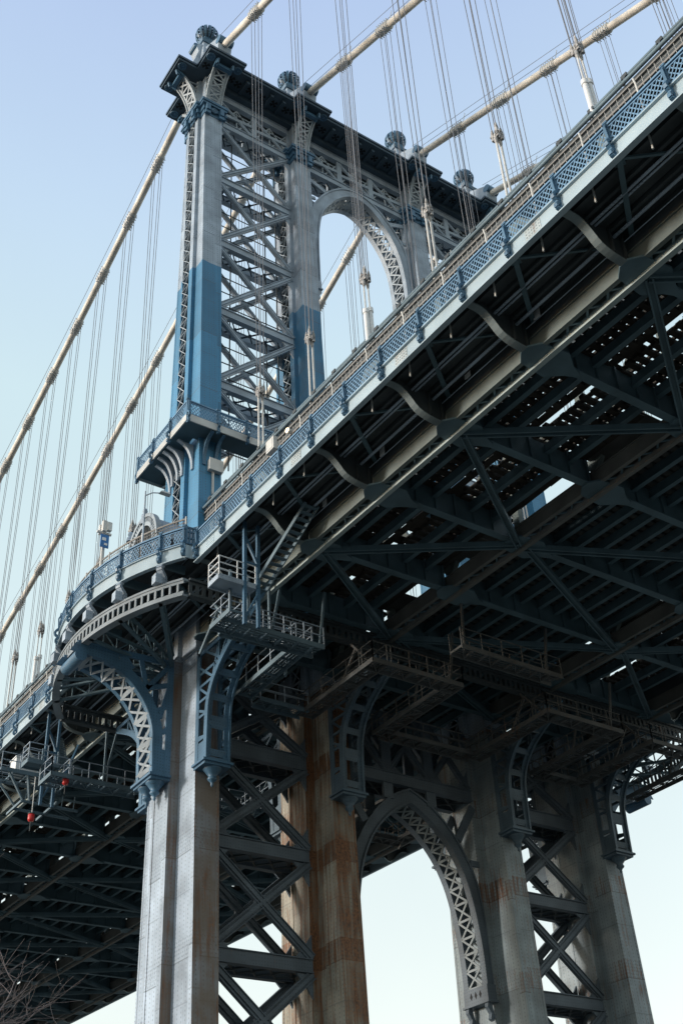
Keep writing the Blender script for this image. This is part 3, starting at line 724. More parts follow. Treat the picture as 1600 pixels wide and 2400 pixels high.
for L in LX[1:]:        # boards, gratings and service panels laid over the inner chords
    b = MB(); y = YN
    while y < YF:
        dy = random.uniform(.6, 2.6)
        if random.random() < .86: b.box(L - .98, L + random.choice((.2, .95, .95)), y, y + dy, 36.53 + zs(y), 36.58 + zs(y))
        y += dy + random.choice((.04, .04, .3))
    b.obj("cover_board", CONC, D, stuff=True)
for y in YS:      # floor beams
    b = MB(); z = zs(y)
    for a, c in zip(LX[:-1], LX[1:]):
        b.box(a + .55, c - .55, y - .03, y + .03, 34.95 + z, 36.3 + z); b.box(a + .5, c - .5, y - .2, y + .2, 34.80 + z, 34.87 + z)
        n = 6
        for k in range(n + 1): xk = a + .7 + (c - a - 1.4) * k / n; b.box(xk - .06, xk + .06, y - .14, y + .14, 34.871 + z, 36.28 + z)
    g_ = b
    for L in LX: g_.prism([(L - .62, y - .65), (L + .7, y - .8), (L + 1.4, y - .3), (L + 1.9, y - .12), (L + 1.9, y + .12), (L + 1.4, y + .3), (L + .7, y + .8), (L - .62, y + .65), (L - 1.0, y + .2), (L - 1.0, y - .2)], 34.71 + z, 34.805 + z, 'z')
    b.obj("floor_beam", BEAM, D)
    for side in (0, 1):      # S-curved cantilever brackets under the walkway
        if abs(y) < 7: continue
        b = MB(); pr = smooth([(-3.72, 35.86), (-3.1, 35.83), (-2.62, 35.5), (-2.17, 35.02), (-1.58, 34.80), (-.95, 34.74)], 16)
        b.prism([(mx(p[0], side), p[1] + z) for p in pr] + [(mx(-.6, side), 34.74 + z), (mx(-.6, side), 36.4 + z), (mx(-3.72, side), 36.42 + z)], y - .02, y + .02, 'y')
        for x in (-1.5, -.85): b.box(mx(x, side) - .03, mx(x, side) + .03, y - .16, y + .16, 34.95 + z, 36.3 + z)
        o = b.obj("walkway_bracket", SHADE, D)
        f = MB()
        for i in range(15): f.bar((mx(pr[i][0], side), y, pr[i][1] + z), (mx(pr[i + 1][0], side), y, pr[i + 1][1] + z), .34, .05, (0, 0, 1))
        f.obj("bracket_flange", FLNG, o)
        if side == 0 or y < 70:
            v = MB(); ym = y + PAN / 2; zm = zs(ym)
            v.bar((mx(-3.65, side), ym, 35.95 + zm), (mx(-.6, side), y + PAN - .4, 36.2 + zm), .2, .12); v.bar((mx(-3.65, side), ym, 35.97 + zm), (mx(-.6, side), y + .4, 36.2 + zm), .1, .1)
            v.bar((mx(-3.7, side), ym, 35.9 + zm), (mx(-3.3, side), ym + .25, 36.1 + zm), .4, .05)
            v.obj("walkway_brace", BEAM, D)
for k in range(len(YS) - 1):   # lateral bracing in the plane of the bottom chords
    y, y2 = YS[k], YS[k + 1]
    if y < 0 < y2: continue
    b = MB(); par = k % 2
    for i, (a, c) in enumerate(zip(LX[:-1], LX[1:])):
        za, zb = 34.7 + zs(y), 34.7 + zs(y2)
        # even nodes carry the braces on the outer chords
        A = [(a + .3, y if (k + 1) % 2 == 0 else y2), (c - .3, y2 if (k + 1) % 2 == 0 else y)] if i != 1 else [(a + .3, y2 if (k + 1) % 2 == 0 else y), (c - .3, y if (k + 1) % 2 == 0 else y2)]
        p0 = Vector((A[0][0], A[0][1], 34.72 + zs(A[0][1]))); p1 = Vector((A[1][0], A[1][1], 34.72 + zs(A[1][1])))
        for o in (-.13, .13):
            d = (p1 - p0).normalized(); n = d.cross(Vector((0, 0, 1))) * o
            b.bar(p0 + n, p1 + n, .07, .3)
        b.bar(p0, p1, .3, .03)
    b.obj("lateral_brace", BEAM, D)
for i, (a, c) in enumerate(zip(LX[:-1], LX[1:])):
    xs = [a + t for t in (1.7, 3.0, 5.3, 6.7)] if i != 1 else [a + 1.1 + 1.25 * k for k in range(9)]
    for x in xs:
        b = MB(); run(b, x - .02, x + .02, 35.66, 36.2); run(b, x - .13, x + .13, 35.62, 35.66); b.obj("stringer", BEAM, D)
    if i == 1:
        b = MB(); run(b, a + .6, c - .6, 36.34, 36.62)
        b.obj("roadway_slab", CONC, D)
        b = MB(); y = YN
        while y < YF: b.box(a + .7, c - .7, y, y + .09, 36.2 + zs(y), 36.337 + zs(y)); y += .5
        b.obj("deck_rib", SHADE, D, stuff=True)
    else:
        b = MB(); y = YN
        while y < YF:
            for q in (0, 1):
                xx = a + 1.0 + q * 3.6; d = random.uniform(-.15, .15); b.box(xx + d, xx + random.choice((2.6, 3.0, 3.0)) + d * .6, y, y + .27, 36.24 + zs(y), 36.44 + zs(y))
            y += random.choice((.46, .5, .5, .56))
        b.obj("track_tie", TIE, D, stuff=True)
        b = MB()
        for t in (1.75, 3.2, 5.35, 6.8): run(b, a + t - .05, a + t + .05, 36.45, 36.6)
        for t in (.75, 4.25): run(b, a + t - .2, a + t + .2, 36.46, 36.52)
        y = YN
        while y < YF:      # grating and boards beside the track, with gaps
            dy = random.uniform(.5, 2.2)
            if random.random() < .8: b.box(a + 7.55, a + 8.0, y, y + dy, 36.40 + zs(y), 36.45 + zs(y))
            if random.random() < .5: b.box(a + 4.4, a + 4.75, y, y + dy * .7, 36.47 + zs(y), 36.51 + zs(y))
            y += dy + .05
        for t in (1.25, 1.5, 2.15, 2.5, 2.85, 3.55, 3.85, 4.9, 5.75, 6.15, 6.5, 7.15): run(b, a + t - .13, a + t + .13, 36.47, 36.53)
        b.obj("track_rail", TIE, D)
        b = MB(); run(b, a + .4, a + 6.3, 43.5, 43.9)
        for y in YS: b.box(a + .4, c - .4, y - .12, y + .12, 42.6 + zs(y), 43.49 + zs(y))
        b.obj("upper_roadway", CONC, D)
for side in (0, 1):    # twin pipe rails along the upper deck edge
    for (x, z, r) in ((-.15, 44.62, .085), (-.45, 43.98, .095), (-.4, 43.55, .05)):
        MB().tube([(mx(x, side), YN, z + zs(YN)), (mx(x, side), 0, z), (mx(x, side), YF, z + zs(YF))], r, 10).obj("edge_pipe", CATW, D)
    b = MB(); y = YN + .3
    while y < YF:
        z = zs(y); b.bar((mx(-.15, side), y, 44.72 + z), (mx(-.45, side), y, 43.85 + z), .1, .1); b.box(mx(-.15, side) - .12, mx(-.15, side) + .12, y - .16, y + .16, 44.53 + z, 44.73 + z); y += 1.93
    b.obj("pipe_clamp", SHADE, D, stuff=True)

for (y, z, dz) in ((-30.95, 35.25, .5), (-20.4, 35.55, .5), (-26.6, 35.4, .3), (-15.6, 35.7, .4)):     # pale tag plates hung on the safety line
    MB().prism([(y - .2, z + dz * .5), (y + .17, z + dz * .46), (y + .2, z - dz * .3), (y + .05, z - dz * .5), (y - .18, z - dz * .42)], -.80, -.785, 'x').obj("tag_plate", WHITE, D)
# ---- curved balcony round the outer legs (carried by the tower)
AC = (7.3, 0.0); AR = 14.12
def arc(y, dr=0.0): return (AC[0] - math.sqrt((AR + dr) ** 2 - y * y), y)
PY = [-7.9, -6.67, -4.13, -1.6, .95, 3.5, 6.0, 7.9]
for side in (0, 1):
    N = 32; ys = [-7.9 + 15.8 * k / N for k in range(N + 1)]
    def poly(dr): return [(mx(arc(y, dr)[0], side), y) for y in ys]
    b = MB(); b.strip(poly(0), poly(-.06), 35.8, 36.55, 'z'); b.strip(poly(.1), poly(-.14), 35.74, 35.797, 'z'); b.strip(poly(.1), poly(-.14), 36.553, 36.60, 'z')
    # reverse-curved corner pieces that join the straight fascia
    for s in (-1, 1):
        x0 = arc(7.9)[0]; cp = [(mx(x, side), s * y) for x, y in smooth([(x0, 7.9), (-4.35, 8.02), (-4.0, 8.05), (-3.83, 8.35)], 8)]; cq = [(p[0] + (.06 if side == 0 else -.06), p[1] - s * .05) for p in cp]
        b.strip(cp, cq, 35.78, 36.56, 'z')
    bal = b.obj("balcony_fascia", PALE, T)
    f = MB()
    inner = [(mx(-3.76, side), y) for y in ys]; f.strip(poly(-.08), inner, 36.42, 36.58, 'z'); f.obj("balcony_floor", SHADE, bal)
    r = MB()      # perforated ring girder
    r.strip(poly(.02), poly(-.3), 34.42, 34.55, 'z'); r.strip(poly(.02), poly(-.4), 33.5, 33.62, 'z'); r.strip(poly(-.02), poly(-.06), 34.25, 34.42, 'z'); r.strip(poly(-.02), poly(-.06), 33.62, 33.78, 'z')
    yy = -7.75
    while yy < 7.8:
        p = arc(yy, -.04); q = arc(yy + .26, -.04); r.bar((mx((p[0] + q[0]) / 2, side), yy + .13, 33.78), (mx((p[0] + q[0]) / 2, side), yy + .13, 34.25), .2, .05, (1, .0, 0)); yy += .39
    r.obj("ring_girder", RING, T)
    for y in PY[1:-1]:
        p = arc(y, -.12); b = MB()       # S-shaped stanchions between ring and fascia
        pr = smooth([(0, 34.55), (-.16, 34.85), (-.16, 35.1), (.12, 35.35), (.22, 35.55), (.05, 35.74)], 10)
        n = Vector((AC[0] - p[0], -p[1], 0)).normalized()
        for i in range(9):
            A = Vector((p[0], p[1], pr[i][1])) - n * pr[i][0]; B = Vector((p[0], p[1], pr[i + 1][1])) - n * pr[i + 1][0]
            A.x = mx(A.x, side); B.x = mx(B.x, side); b.bar(A, B, .34, .2, (n.x if side == 0 else -n.x, n.y, 0))
        q = arc(y, .1); b.box(mx(q[0], side) - .2, mx(q[0], side) + .2, q[1] - .22, q[1] + .22, 34.56, 35.1)
        b.obj("stanchion", GREY, T)
        b = MB(); e = Vector((mx(-1.3, side), y * .12, 0)); st = Vector((mx(p[0], side), p[1], 0))     # radial lattice beams
        for z in (33.56, 34.35): b.bar(st + Vector((0, 0, z)), e + Vector((0, 0, z)), .2, .12)
        b.lace(st + Vector((0, 0, 33.56)), e + Vector((0, 0, 33.56)), st + Vector((0, 0, 34.35)), e + Vector((0, 0, 34.35)), 6, .08, .06, (0, 1, 0), cross=False)
        b.bar(st + Vector((0, 0, 35.9)), Vector((mx(-3.7, side), p[1], 35.9)), .1, .5)
        b.obj("balcony_beam", BEAM, T)
for s in (-1, 1):      # perforated cross girder under the deck, front and rear of the legs
    b = MB(); y = s * 7.95; x0, x1 = arc(7.9)[0] + .3, 2 * MID - arc(7.9)[0] - .3
    b.box(x0, x1, y - .15, y + .15, 34.42, 34.55); b.box(x0, x1, y - .2, y + .2, 33.5, 33.62); b.box(x0, x1, y - .02, y + .02, 34.25, 34.42); b.box(x0, x1, y - .02, y + .02, 33.62, 33.78)
    x = x0
    while x < x1: b.box(x, x + .2, y - .025, y + .025, 33.78, 34.25); x += .39
    b.obj("cross_girder", SHADE, T)

# ================================================================ walkway railings and fences
def straight_rail(ya, yb, label, side=0):
    t = thing("walkway_railing", (mx(-3.81, side), (ya + yb) / 2, 36.6), label, "railing", "blue lattice railings of the walkway")
    n = round((yb - ya) / 2.725); ys = [ya + (yb - ya) * k / n for k in range(n + 1)]; x = mx(-3.83, side)
    for p, q in zip(ys[:-1], ys[1:]):
        if abs(p) > 95: continue
        railing_parts((x, p, 36.58 + zs(p)), (x, q, 36.58 + zs(q)), 1.12, t)
    for p in ys:
        if abs(p) < 95: rail_post((x, p, 36.58 + zs(p)), (-1 if side == 0 else 1, 0, 0), 1.12, t)
straight_rail(-8.35 - 2.725 * 20, -8.35, "long blue lattice railing on the near walkway edge, climbing to upper right")
straight_rail(8.35, 8.35 + 2.725 * 24, "blue lattice railing along the walkway edge beyond the tower at far left")
for side in (0, 1):
    t = thing("balcony_railing", (mx(-6, side), 0, 36.6), ("blue lattice railing curving round the balcony of the leftmost tower leg" if side == 0 else "dark railing curving round the balcony of the far right tower leg"), "railing")
    for p, q in zip(PY[:-1], PY[1:]):
        a, c = arc(p), arc(q); mid_ = arc((p + q) / 2)
        for u, v in ((a, mid_), (mid_, c)): railing_parts((mx(u[0], side), u[1], 36.58), (mx(v[0], side), v[1], 36.58), 1.12, t)
    for p in PY:
        a = arc(p); n = Vector((a[0] - AC[0], a[1], 0)); n.x = n.x if side == 0 else -n.x; rail_post((mx(a[0], side), a[1], 36.58), n, 1.12, t)
    for s in (-1, 1):
        b = MB(); x0 = arc(7.9)[0]; cp = smooth([(x0, 7.9), (-4.35, 8.02), (-4.0, 8.05), (-3.83, 8.35)], 7); cp = [(mx(x, side), s * y) for x, y in cp]
        for i in range(6):
            for z in (36.66, 37.0, 37.4, 37.66): b.bar((*cp[i], z), (*cp[i + 1], z), .08, .1)
            b.bar((*cp[i], 36.6), (*cp[i], 37.66), .1, .08)
        b.obj("corner_panel", BLUE, t)
    if side == 0:
        t = thing("wire_fence", (-5.6, 0, 36.6), "thin pale wire fence standing inside the curved balcony railing", "fence")
        b = MB(); ys = [-7.6 + 15.2 * k / 24 for k in range(25)]
        for z in [36.9 + .2 * k for k in range(9)] + [38.55]:
            for p, q in zip(ys[:-1], ys[1:]): b.bar((*arc(p, -.35), z), (*arc(q, -.35), z), .02 if z < 38.5 else .045, .02 if z < 38.5 else .045)
        for p, q in zip(ys[:-1], ys[1:]):
            for k in range(4): yy = p + (q - p) * k / 4; b.bar((*arc(yy, -.35), 36.7), (*arc(yy, -.35), 38.5), .016, .016)
        b.obj("wire_panel", FENCE, t)
        for y in ys[::4]: MB().tube([(*arc(y, -.33), 36.6), (*arc(y, -.33), 38.65)], .05, 8).obj("fence_post", GALV, t)
for ya, yb, lab in ((YN, -8.6, "tan topped chain link fence behind the long near walkway railing"), (8.6, 80, "tan topped chain link fence behind the far left walkway railing")):
    t = thing("mesh_fence", (-3.6, (ya + yb) / 2, 36.6), lab, "fence", "mesh fences of the walkway")
    b = MB(); y = ya; x = -3.6; n = 0
    while y < yb:
        y2 = min(yb, y + .3); b.bar((x, y, 37.75 + zs(y)), (x, y, 38.7 + zs(y)), .010, .010); y = y2
    for k in range(4): b.bar((x, ya, 37.8 + .24 * k + zs(ya)), (x, yb, 37.8 + .24 * k + zs(yb)), .010, .010)
    b.obj("mesh_panel", GALV, t)
    b = MB(); b.bar((x, ya, 38.75 + zs(ya)), (x, yb, 38.75 + zs(yb)), .07, .07); b.bar((x + .02, ya, 38.3 + zs(ya)), (x + .02, yb, 38.3 + zs(yb)), .06, .1); b.obj("top_rail", FENCE, t)
    y = ya + 1.3
    while y < yb:
        b = MB(); b.tube([(x, y, 36.6 + zs(y)), (x, y, 38.6 + zs(y)), (x - .06, y, 38.85 + zs(y))], .04, 8); b.obj("fence_post", GALV, t); y += 2.725

# ================================================================ main cables
def cz(y): return 93.45 + .442 * y if y < 0 else 93.6 - .45 * y + .0014 * y * y
BANDS = [-3 - 5.43 * k for k in range(1, 10)] + [3.4 + 5.43 * k for k in range(1, 20)]
ORDW = ["leftmost", "second from left", "third from left", "rightmost"]
for i, L in enumerate(LX):
    t = thing("main_cable", (L, 0, 92), f"cream main cable over the {ORDW[i]} leg of the tower, under its ball finial", "cable", "main suspension cables")
    y = [-62 + 3 * k for k in range(20)] + [-2.6]
    b = MB(); b.tube([(L, q, cz(q)) for q in y], .31, 16); b.tube([(L, q, cz(q)) for q in [2.6] + [5 + 4 * k for k in range(29)]], .31, 16)
    b.obj("cable", CREAM, t)
    for q in BANDS:
        b = MB(); sl_ = (cz(q + .1) - cz(q - .1)) / .2; d = Vector((0, 1, sl_)).normalized(); c = Vector((L, q, cz(q)))
        b.tube([c - d * .75, c + d * .75], .37, 16)
        for k in range(6):
            b.tube([c + d * (-.65 + .26 * k), c + d * (-.55 + .26 * k)], .42, 12)
        n = d.cross(Vector((1, 0, 0))).normalized()
        for k in range(6):
            for s in (-1, 1): b.bar(c + d * (-.6 + .26 * k) + n * s * .38 + Vector((-.4, 0, 0)), c + d * (-.6 + .26 * k) + n * s * .38 + Vector((.4, 0, 0)), .05, .05)
        b.tube([c - d * .6 - n * .2, c - d * .6 - n * 1.35 if n.z < 0 else c - d * .6 + n * 1.35], .03, 6)
        b.obj("cable_band", GALV, t)
    for s in (-1, 1):
        b = MB()
        b.tube([(L + .3 * s, q, cz(q) + 1.45) for q in y], .022, 5); b.tube([(L + .3 * s, q, cz(q) + 1.45) for q in [2.6] + [5 + 4 * k for k in range(29)]], .022, 5); b.obj("hand_rope", ROPE, t)

ORDN = ["first", "second", "third", "fourth", "fifth", "sixth", "seventh", "eighth", "ninth", "tenth", "eleventh", "twelfth", "thirteenth", "fourteenth", "fifteenth", "sixteenth", "seventeenth", "eighteenth", "nineteenth"]
def bundle(L, q, label, tubes, i):
    zb = 43.9 + zs(q); zk = 49.2 + zs(q); zt = cz(q)
    t = thing("suspender_bundle", (L, q, zb), label, "suspender ropes", "suspender rope bundles hanging from the main cables")
    for dx in (-1, 1):
        for dy in (-1, 1):
            MB().tube([(L + dx * .13, q + dy * .16, zk + .3), (L + dx * .33, q + dy * .26, zt)], .0235, 6).obj("rope", ROPE, t)
    b = MB()
    for dx in (-1, 1):
        for dy in (-1, 1):
            h = .12 * dx * dy; x, y_ = L + dx * .13, q + dy * .16
            b.bar((x, y_, zk - .26 + h), (x, y_, zk + .22 + h), .12, .15, (1, 0, 0)); b.lathe([(.04, .6), (.06, .48), (.09, .24), (.0, .2)], (x, y_), 8, zk + h); b.bar((x - dx * .02, y_ - .1, zk + h * .5), (x + dx * .08, y_ + .1, zk + h * .5), .07, .1)
        b.bar((L + dx * .12, q - .22, zk - .2), (L + dx * .12, q + .22, zk - .2), .1, .14); b.lathe([(.06, -.75), (.09, -.55), (.10, -.28), (0, -.26)], (L + dx * .13, q), 8, zk)
    b.bar((L - .2, q, zk - .15), (L + .2, q, zk - .15), .12, .1)
    b.obj("clevis", ZINC, t)
    for dx in (-1, 1):
        if tubes:
            MB().tube([(L + dx * .15, q, zb), (L + dx * .15, q, 46.75 + zs(q) + dx * .12)], .13, 14).obj("sleeve", WHITE, t)
            c = MB(); c.tube([(L + dx * .15, q, 46.55 + zs(q) + dx * .12), (L + dx * .15, q, 46.83 + zs(q) + dx * .12)], .165, 14); c.obj("sleeve_collar", WHITE, t)
            MB().tube([(L + dx * .14, q, 46.7 + zs(q)), (L + dx * .14, q, zk)], .045, 8).obj("rod", GALV, t)
        else: MB().tube([(L + dx * .15, q, zb), (L + dx * .14, q, zk)], .06, 8).obj("rod", GALV, t)
for i, L in enumerate(LX):
    for k in range(9): bundle(L, -3 - 5.43 * (k + 1), f"{ORDN[k]} rope bundle out from the tower on the near side, {ORDW[i]} cable", k in (2, 5), i)
    for k in range(15 if i < 2 else 9): bundle(L, 3.4 + 5.43 * (k + 1), f"{ORDN[k]} rope bundle out from the tower on the far side, {ORDW[i]} cable", k in (3, 9), i)

# ================================================================ catwalks
def catwalk(name, path, z, label, cat, mt, width=.95, zig=True, group=None, hang=None, rail=True):
    c = path[0]; t = thing(name, (sum(p[0] for p in path) / len(path), sum(p[1] for p in path) / len(path), z), label, cat, group)
    fl = MB(); rl = MB()
    for (p, q) in zip(path[:-1], path[1:]):
        P, Q = Vector((*p, z)), Vector((*q, z)); d = (Q - P).normalized(); n = Vector((-d.y, d.x, 0)) * width / 2; P2, Q2 = P - d * width / 2, Q + d * width / 2
        for s in (-1, 1): fl.bar(P2 + n * s, Q2 + n * s, .06, .26)
        ln = (Q2 - P2).length; k = 0
        while k * .9 < ln:
            a = P2 + d * min(ln, k * .9); fl.bar(a - n, a + n, .07, .12)
            if k % 2 == 0 and (k + 1) * .9 < ln: fl.bar(a - n - Vector((0, 0, .08)), a + d * .9 + n - Vector((0, 0, .08)), .05, .05)
            k += 1
        for j in range(5): fl.bar(P2 + n * (-.8 + .4 * j) + Vector((0, 0, .08)), Q2 + n * (-.8 + .4 * j) + Vector((0, 0, .08)), .09, .025)
        if rail:
            for s in (-1, 1):
                for h in (.62, 1.12): rl.bar(P2 + n * s + Vector((0, 0, h)), Q2 + n * s + Vector((0, 0, h)), .045, .045)
                k = 0; m_ = max(1, round(ln / 1.3))
                for k in range(m_ + 1): a = P2 + d * ln * k / m_ + n * s; rl.bar(a + Vector((0, 0, -.1)), a + Vector((0, 0, 1.14)), .05, .05)
    fl.obj("floor_frame", mt, t)
    if rail: rl.obj("guard_rail", mt if mt is not CATW else GREY, t)
    if hang:
        for (a, b_) in hang: h = MB(); h.bar(a, b_, .12, .12); h.obj("hanger", mt, t)
    return t
WORDS = ["leftmost leg", "second leg from left", "third leg from left", "far right leg"]
for i, L in enumerate(LX):
    a = L - 2.6; c = L + 2.5
    z = 31.3
    hg = [((a, -9.8, z), (a - .1, -8.0, 33.5)), ((c, -6.5, z), (c - .5, -8.0, 33.5)), ((c, -9.8, z), (c, -10.5, 34.4)), ((a, -6.5, z), (a + .3, -8.0, 33.5))]
    catwalk("inspection_catwalk", [(a, -3.6), (a, -9.9), (c, -9.9), (c, -3.6)] if i else [(a + .3, -9.2), (1.5, -9.5), (1.6, -4.0)], z, f"steel catwalk wrapping round the near side of the {WORDS[i]} under the deck", "catwalk", CATW if i < 1 else RUSTY, group="inspection catwalks under the deck", hang=hg)
    if i: catwalk("inspection_catwalk", [(LX[i - 1] + 3.1, -3.3), (a - .7, -3.3)], z, f"straight catwalk spanning the bay just left of the {WORDS[i]}", "catwalk", CATW if i == 1 else RUSTY, group="inspection catwalks under the deck")
    if i: catwalk("inspection_catwalk", [(a, 4.0), (a, 11.5), (c, 11.5), (c, 4.0)], z + .5, f"steel catwalk on the far side of the {WORDS[i]} under the deck", "catwalk", CATW if i < 2 else RUSTY, group="inspection catwalks under the deck", hang=[((a, 11.5, z), (a, 9.0, 33.5)), ((c, 11.5, z), (c, 9.0, 33.5))])
catwalk("inspection_catwalk", [(9.5, -12.9), (15.6, -12.9)], 31.6, "rust brown inspection catwalk crossing under the roadway between second and third legs", "catwalk", RUSTY, group="inspection catwalks under the deck", hang=[((9.6, -12.9, 31.6), (9.4, -13.3, 34.5)), ((15.3, -12.9, 31.6), (15.5, -13.3, 34.5))])
# hanging stair and landings, near and far side
def stair(sy, label, label2, white):
    zl = 32.2
    t = thing("hanging_stair", (-3.4, sy * 12.3, zl), label, "stair", "hanging access stairs")
    b = MB()
    xs_, y0 = (-4.6, -2.7), sy * 12.2
    b.box(-4.6, -2.75, *sorted((y0, y0 - sy * 1.0)), zl - .08, zl); b.bar((-4.65, y0 - .5 * sy, zl - .1), (-4.65, y0 - .5 * sy, zl - .1001 + .0), .1, .1) if False else None
    for yy in (y0, y0 - sy * 1.0): b.bar((-4.7, yy, zl - .05), (-2.7, yy, zl - .05), .08, .28)
    for xx in (-4.7, -2.7): b.bar((xx, y0, zl - .05), (xx, y0 - sy * 1.0, zl - .05), .08, .28)
    b.obj("landing", GREY if white else CATW, t)
    r = MB()
    for h in (.4, .75, 1.12):
        r.bar((-4.7, y0, zl + h), (-2.7, y0, zl + h), .045, .045); r.bar((-4.7, y0, zl + h), (-4.7, y0 - sy * 1.0, zl + h), .045, .045); r.bar((-4.7, y0 - sy * 1.0, zl + h), (-3.4, y0 - sy * 1.0, zl + h), .045, .045)
    for p in ((-4.7, y0), (-3.7, y0), (-2.7, y0), (-4.7, y0 - sy * 1.0), (-3.5, y0 - sy * 1.0)): r.bar((*p, zl), (*p, zl + 1.14), .05, .05)
    r.obj("landing_rail", WHITE if white else GREY, t)
    f = MB(); A = Vector((-2.3, y0 - .5 * sy, zl)); B = Vector((-1.4, y0 + sy * 3.2, 35.9 + zs(y0)))
    for dx in (-.36, .36): f.bar(A + Vector((dx, 0, 0)), B + Vector((dx, 0, 0)), .06, .2)
    for k in range(14): c = A.lerp(B, (k + .5) / 14); f.box(c.x - .34, c.x + .34, c.y - .12, c.y + .12, c.z - .02, c.z + .02)
    f.obj("stair_flight", CATW, t)
    p = MB()
    for (x, y) in ((-3.3, y0), (-2.55, y0)): p.bar((x, y, 29.9), (x, y, 36.2 + zs(y)), .16, .16, (1, 0, 0))
    p.bar((-3.3, y0, 35.0), (-2.55, y0, 33.4), .12, .12); p.bar((-3.3, y0, 30.2), (-2.55, y0, 31.8), .1, .1); p.bar((-3.3, y0, 33.4), (-2.55, y0, 33.4), .12, .12)
    p.bar((-2.5, y0 - sy, 31), (-1.0, y0 + sy * .5, 34.5), .12, .14)
    p.obj("hanger_frame", BLUE, t)
    l = catwalk("access_platform", [(-3.2, sy * 11.0), (-3.2, sy * 10.2), (1.6, sy * 10.2)], 30.9, label2, "catwalk", CATW, 1.1, group="access platforms beside the leftmost leg", hang=[((-3.7, sy * 11.5, 30.9), (-3.7, sy * 11.5, 33.2)), ((-2.7, sy * 11.5, 30.9), (-2.7, sy * 11.5, 33.2)), ((-.4, sy * 9.7, 30.9), (.3, sy * 9.7, 34.6)), ((-.4, sy * 9.7, 30.9), (-.4, sy * 9.7, 34.6))])
stair(-1, "hanging steel stair with white railed landing in front of the leftmost leg", "blue grey access platform below the white railed stair landing", True)
stair(1, "hanging steel stair under the walkway beyond the leftmost leg", "blue grey access platform under the deck beyond the leftmost leg", False)
# travelling work platform with a cabinet, far side
t = catwalk("work_platform", [(-4.4, 15.0), (-1.6, 15.0)], 32.6, "grey work platform with braced underframe hanging under the walkway at far left", "platform", CATW, 1.9)
b = MB()
for (x0, y0, x1, y1) in ((-4.8, 14.1, -3.6, 14.4), (-3.6, 14.1, -3.2, 14.4), (-1.5, 14.1, -1.8, 14.6), (-4.8, 15.9, -3.6, 15.6)): b.bar((x0, y0, 32.5), (x1, y1, 30.9), .12, .12)
b.bar((-3.7, 14.4, 30.9), (0, 14.4, 30.9), .12, .16); b.bar((-3.7, 15.8, 30.9), (0, 15.8, 30.9), .12, .16); b.bar((-3.7, 14.4, 30.9), (-3.7, 16.8, 30.9), .12, .16); b.bar((-1.7, 13.6, 30.9), (-1.7, 16.9, 30.9), .12, .16)
for k in range(5): b.bar((-3.5 + .8 * k, 14.4, 30.9), (-2.9 + .8 * k, 15.8, 32.4), .06, .06)
b.obj("underframe", CATW, t)
b = MB(); b.box(-4.3, -2.6, 14.5, 15.5, 32.72, 33.75); b.box(-4.36, -2.54, 14.44, 15.56, 33.75, 33.82)
for k in range(5): b.box(-3.7 + .16 * k, -3.6 + .16 * k, 14.48, 14.499, 33.0, 33.25)
b.box(-4.1, -3.9, 14.48, 14.499, 33.3, 33.4)
tag(b.obj("equipment_cabinet", WHITE), "white equipment cabinet standing on the grey work platform at far left", "cabinet")

# ================================================================ small things
def lantern(x, y, zt, zb, lab):
    t = thing("hanging_lantern", (x, y, zb), lab, "lantern", "red lanterns hanging under the deck")
    MB().tube([(x, y, zt), (x + .02, y, zb + .3)], .03, 6).obj("hanger_rod", GALV, t)
    MB().lathe([(0, .34), (.06, .32), (.08, .26), (.17, .24), (.19, .12), (.19, -.1), (.15, -.2), (0, -.22)], (x, y), 14, zb).obj("lamp_body", RED, t)
    c = MB(); c.lathe([(.2, .26), (.22, .22), (.2, .2), (.1, .2)], (x, y), 14, zb); c.tube([(x, y, zb - .2), (x, y, zb - .8)], .035, 6); c.obj("lamp_cage", SHADE, t)
lantern(-2.68, 10.0, 31.2, 30.7, "red lantern hanging just under the far access platform, upper of two")
lantern(-4.55, 10.0, 30.6, 28.1, "red lantern on a long rod below the work platform, lower of two")

t = thing("street_lamp", (-5.5, -5.1, 36.6), "grey street lamp with a short arm above the curved balcony", "street lamp")
MB().tube([(-5.5, -5.1, 36.6), (-5.5, -5.1, 41.5)], .07, 10, .045).obj("lamp_pole", GREY, t)
MB().tube([(-5.5, -5.1, 41.2), (-5.2, -5.35, 41.35), (-4.85, -5.6, 41.3)], .035, 8).obj("lamp_arm", GREY, t)
b = MB(); b.frus((-4.95, -4.3, -5.9, -5.6), 41.2, (-4.85, -4.4, -5.82, -5.66), 41.36); b.obj("lamp_head", GALV, t)
t = thing("camera_pole", (-6.35, -1.7, 36.6), "white pole with boxes and a small blue sign on the curved balcony", "pole")
MB().tube([(-6.35, -1.7, 36.6), (-6.35, -1.7, 40.5)], .11, 12).obj("pole_shaft", GALV, t)
b = MB(); b.box(-6.55, -6.3, -2.0, -1.75, 40.4, 41.1); b.box(-6.3, -6.05, -2.1, -1.85, 40.45, 41.0); b.box(-6.62, -6.42, -1.7, -1.5, 40.35, 40.95); b.box(-6.8, -5.95, -1.85, -1.72, 40.3, 40.42); b.obj("junction_box", GALV, t)
SIGNB = mat("blue sign face", (.03, .16, .42), .4)
b = MB(); b.box(-6.62, -6.12, -1.95, -1.9, 39.3, 40.15); b.obj("sign_panel", SIGNB, t)
b = MB(); b.box(-6.54, -6.3, -1.96, -1.951, 39.75, 39.95); b.box(-6.4, -6.2, -1.96, -1.951, 39.45, 39.6); b.obj("sign_marking", WHITE, t)
b = MB(); b.tube([(-6.35, -1.7, 36.6), (-6.35, -1.7, 37.5)], .26, 12); b.obj("pole_base", GALV, t)
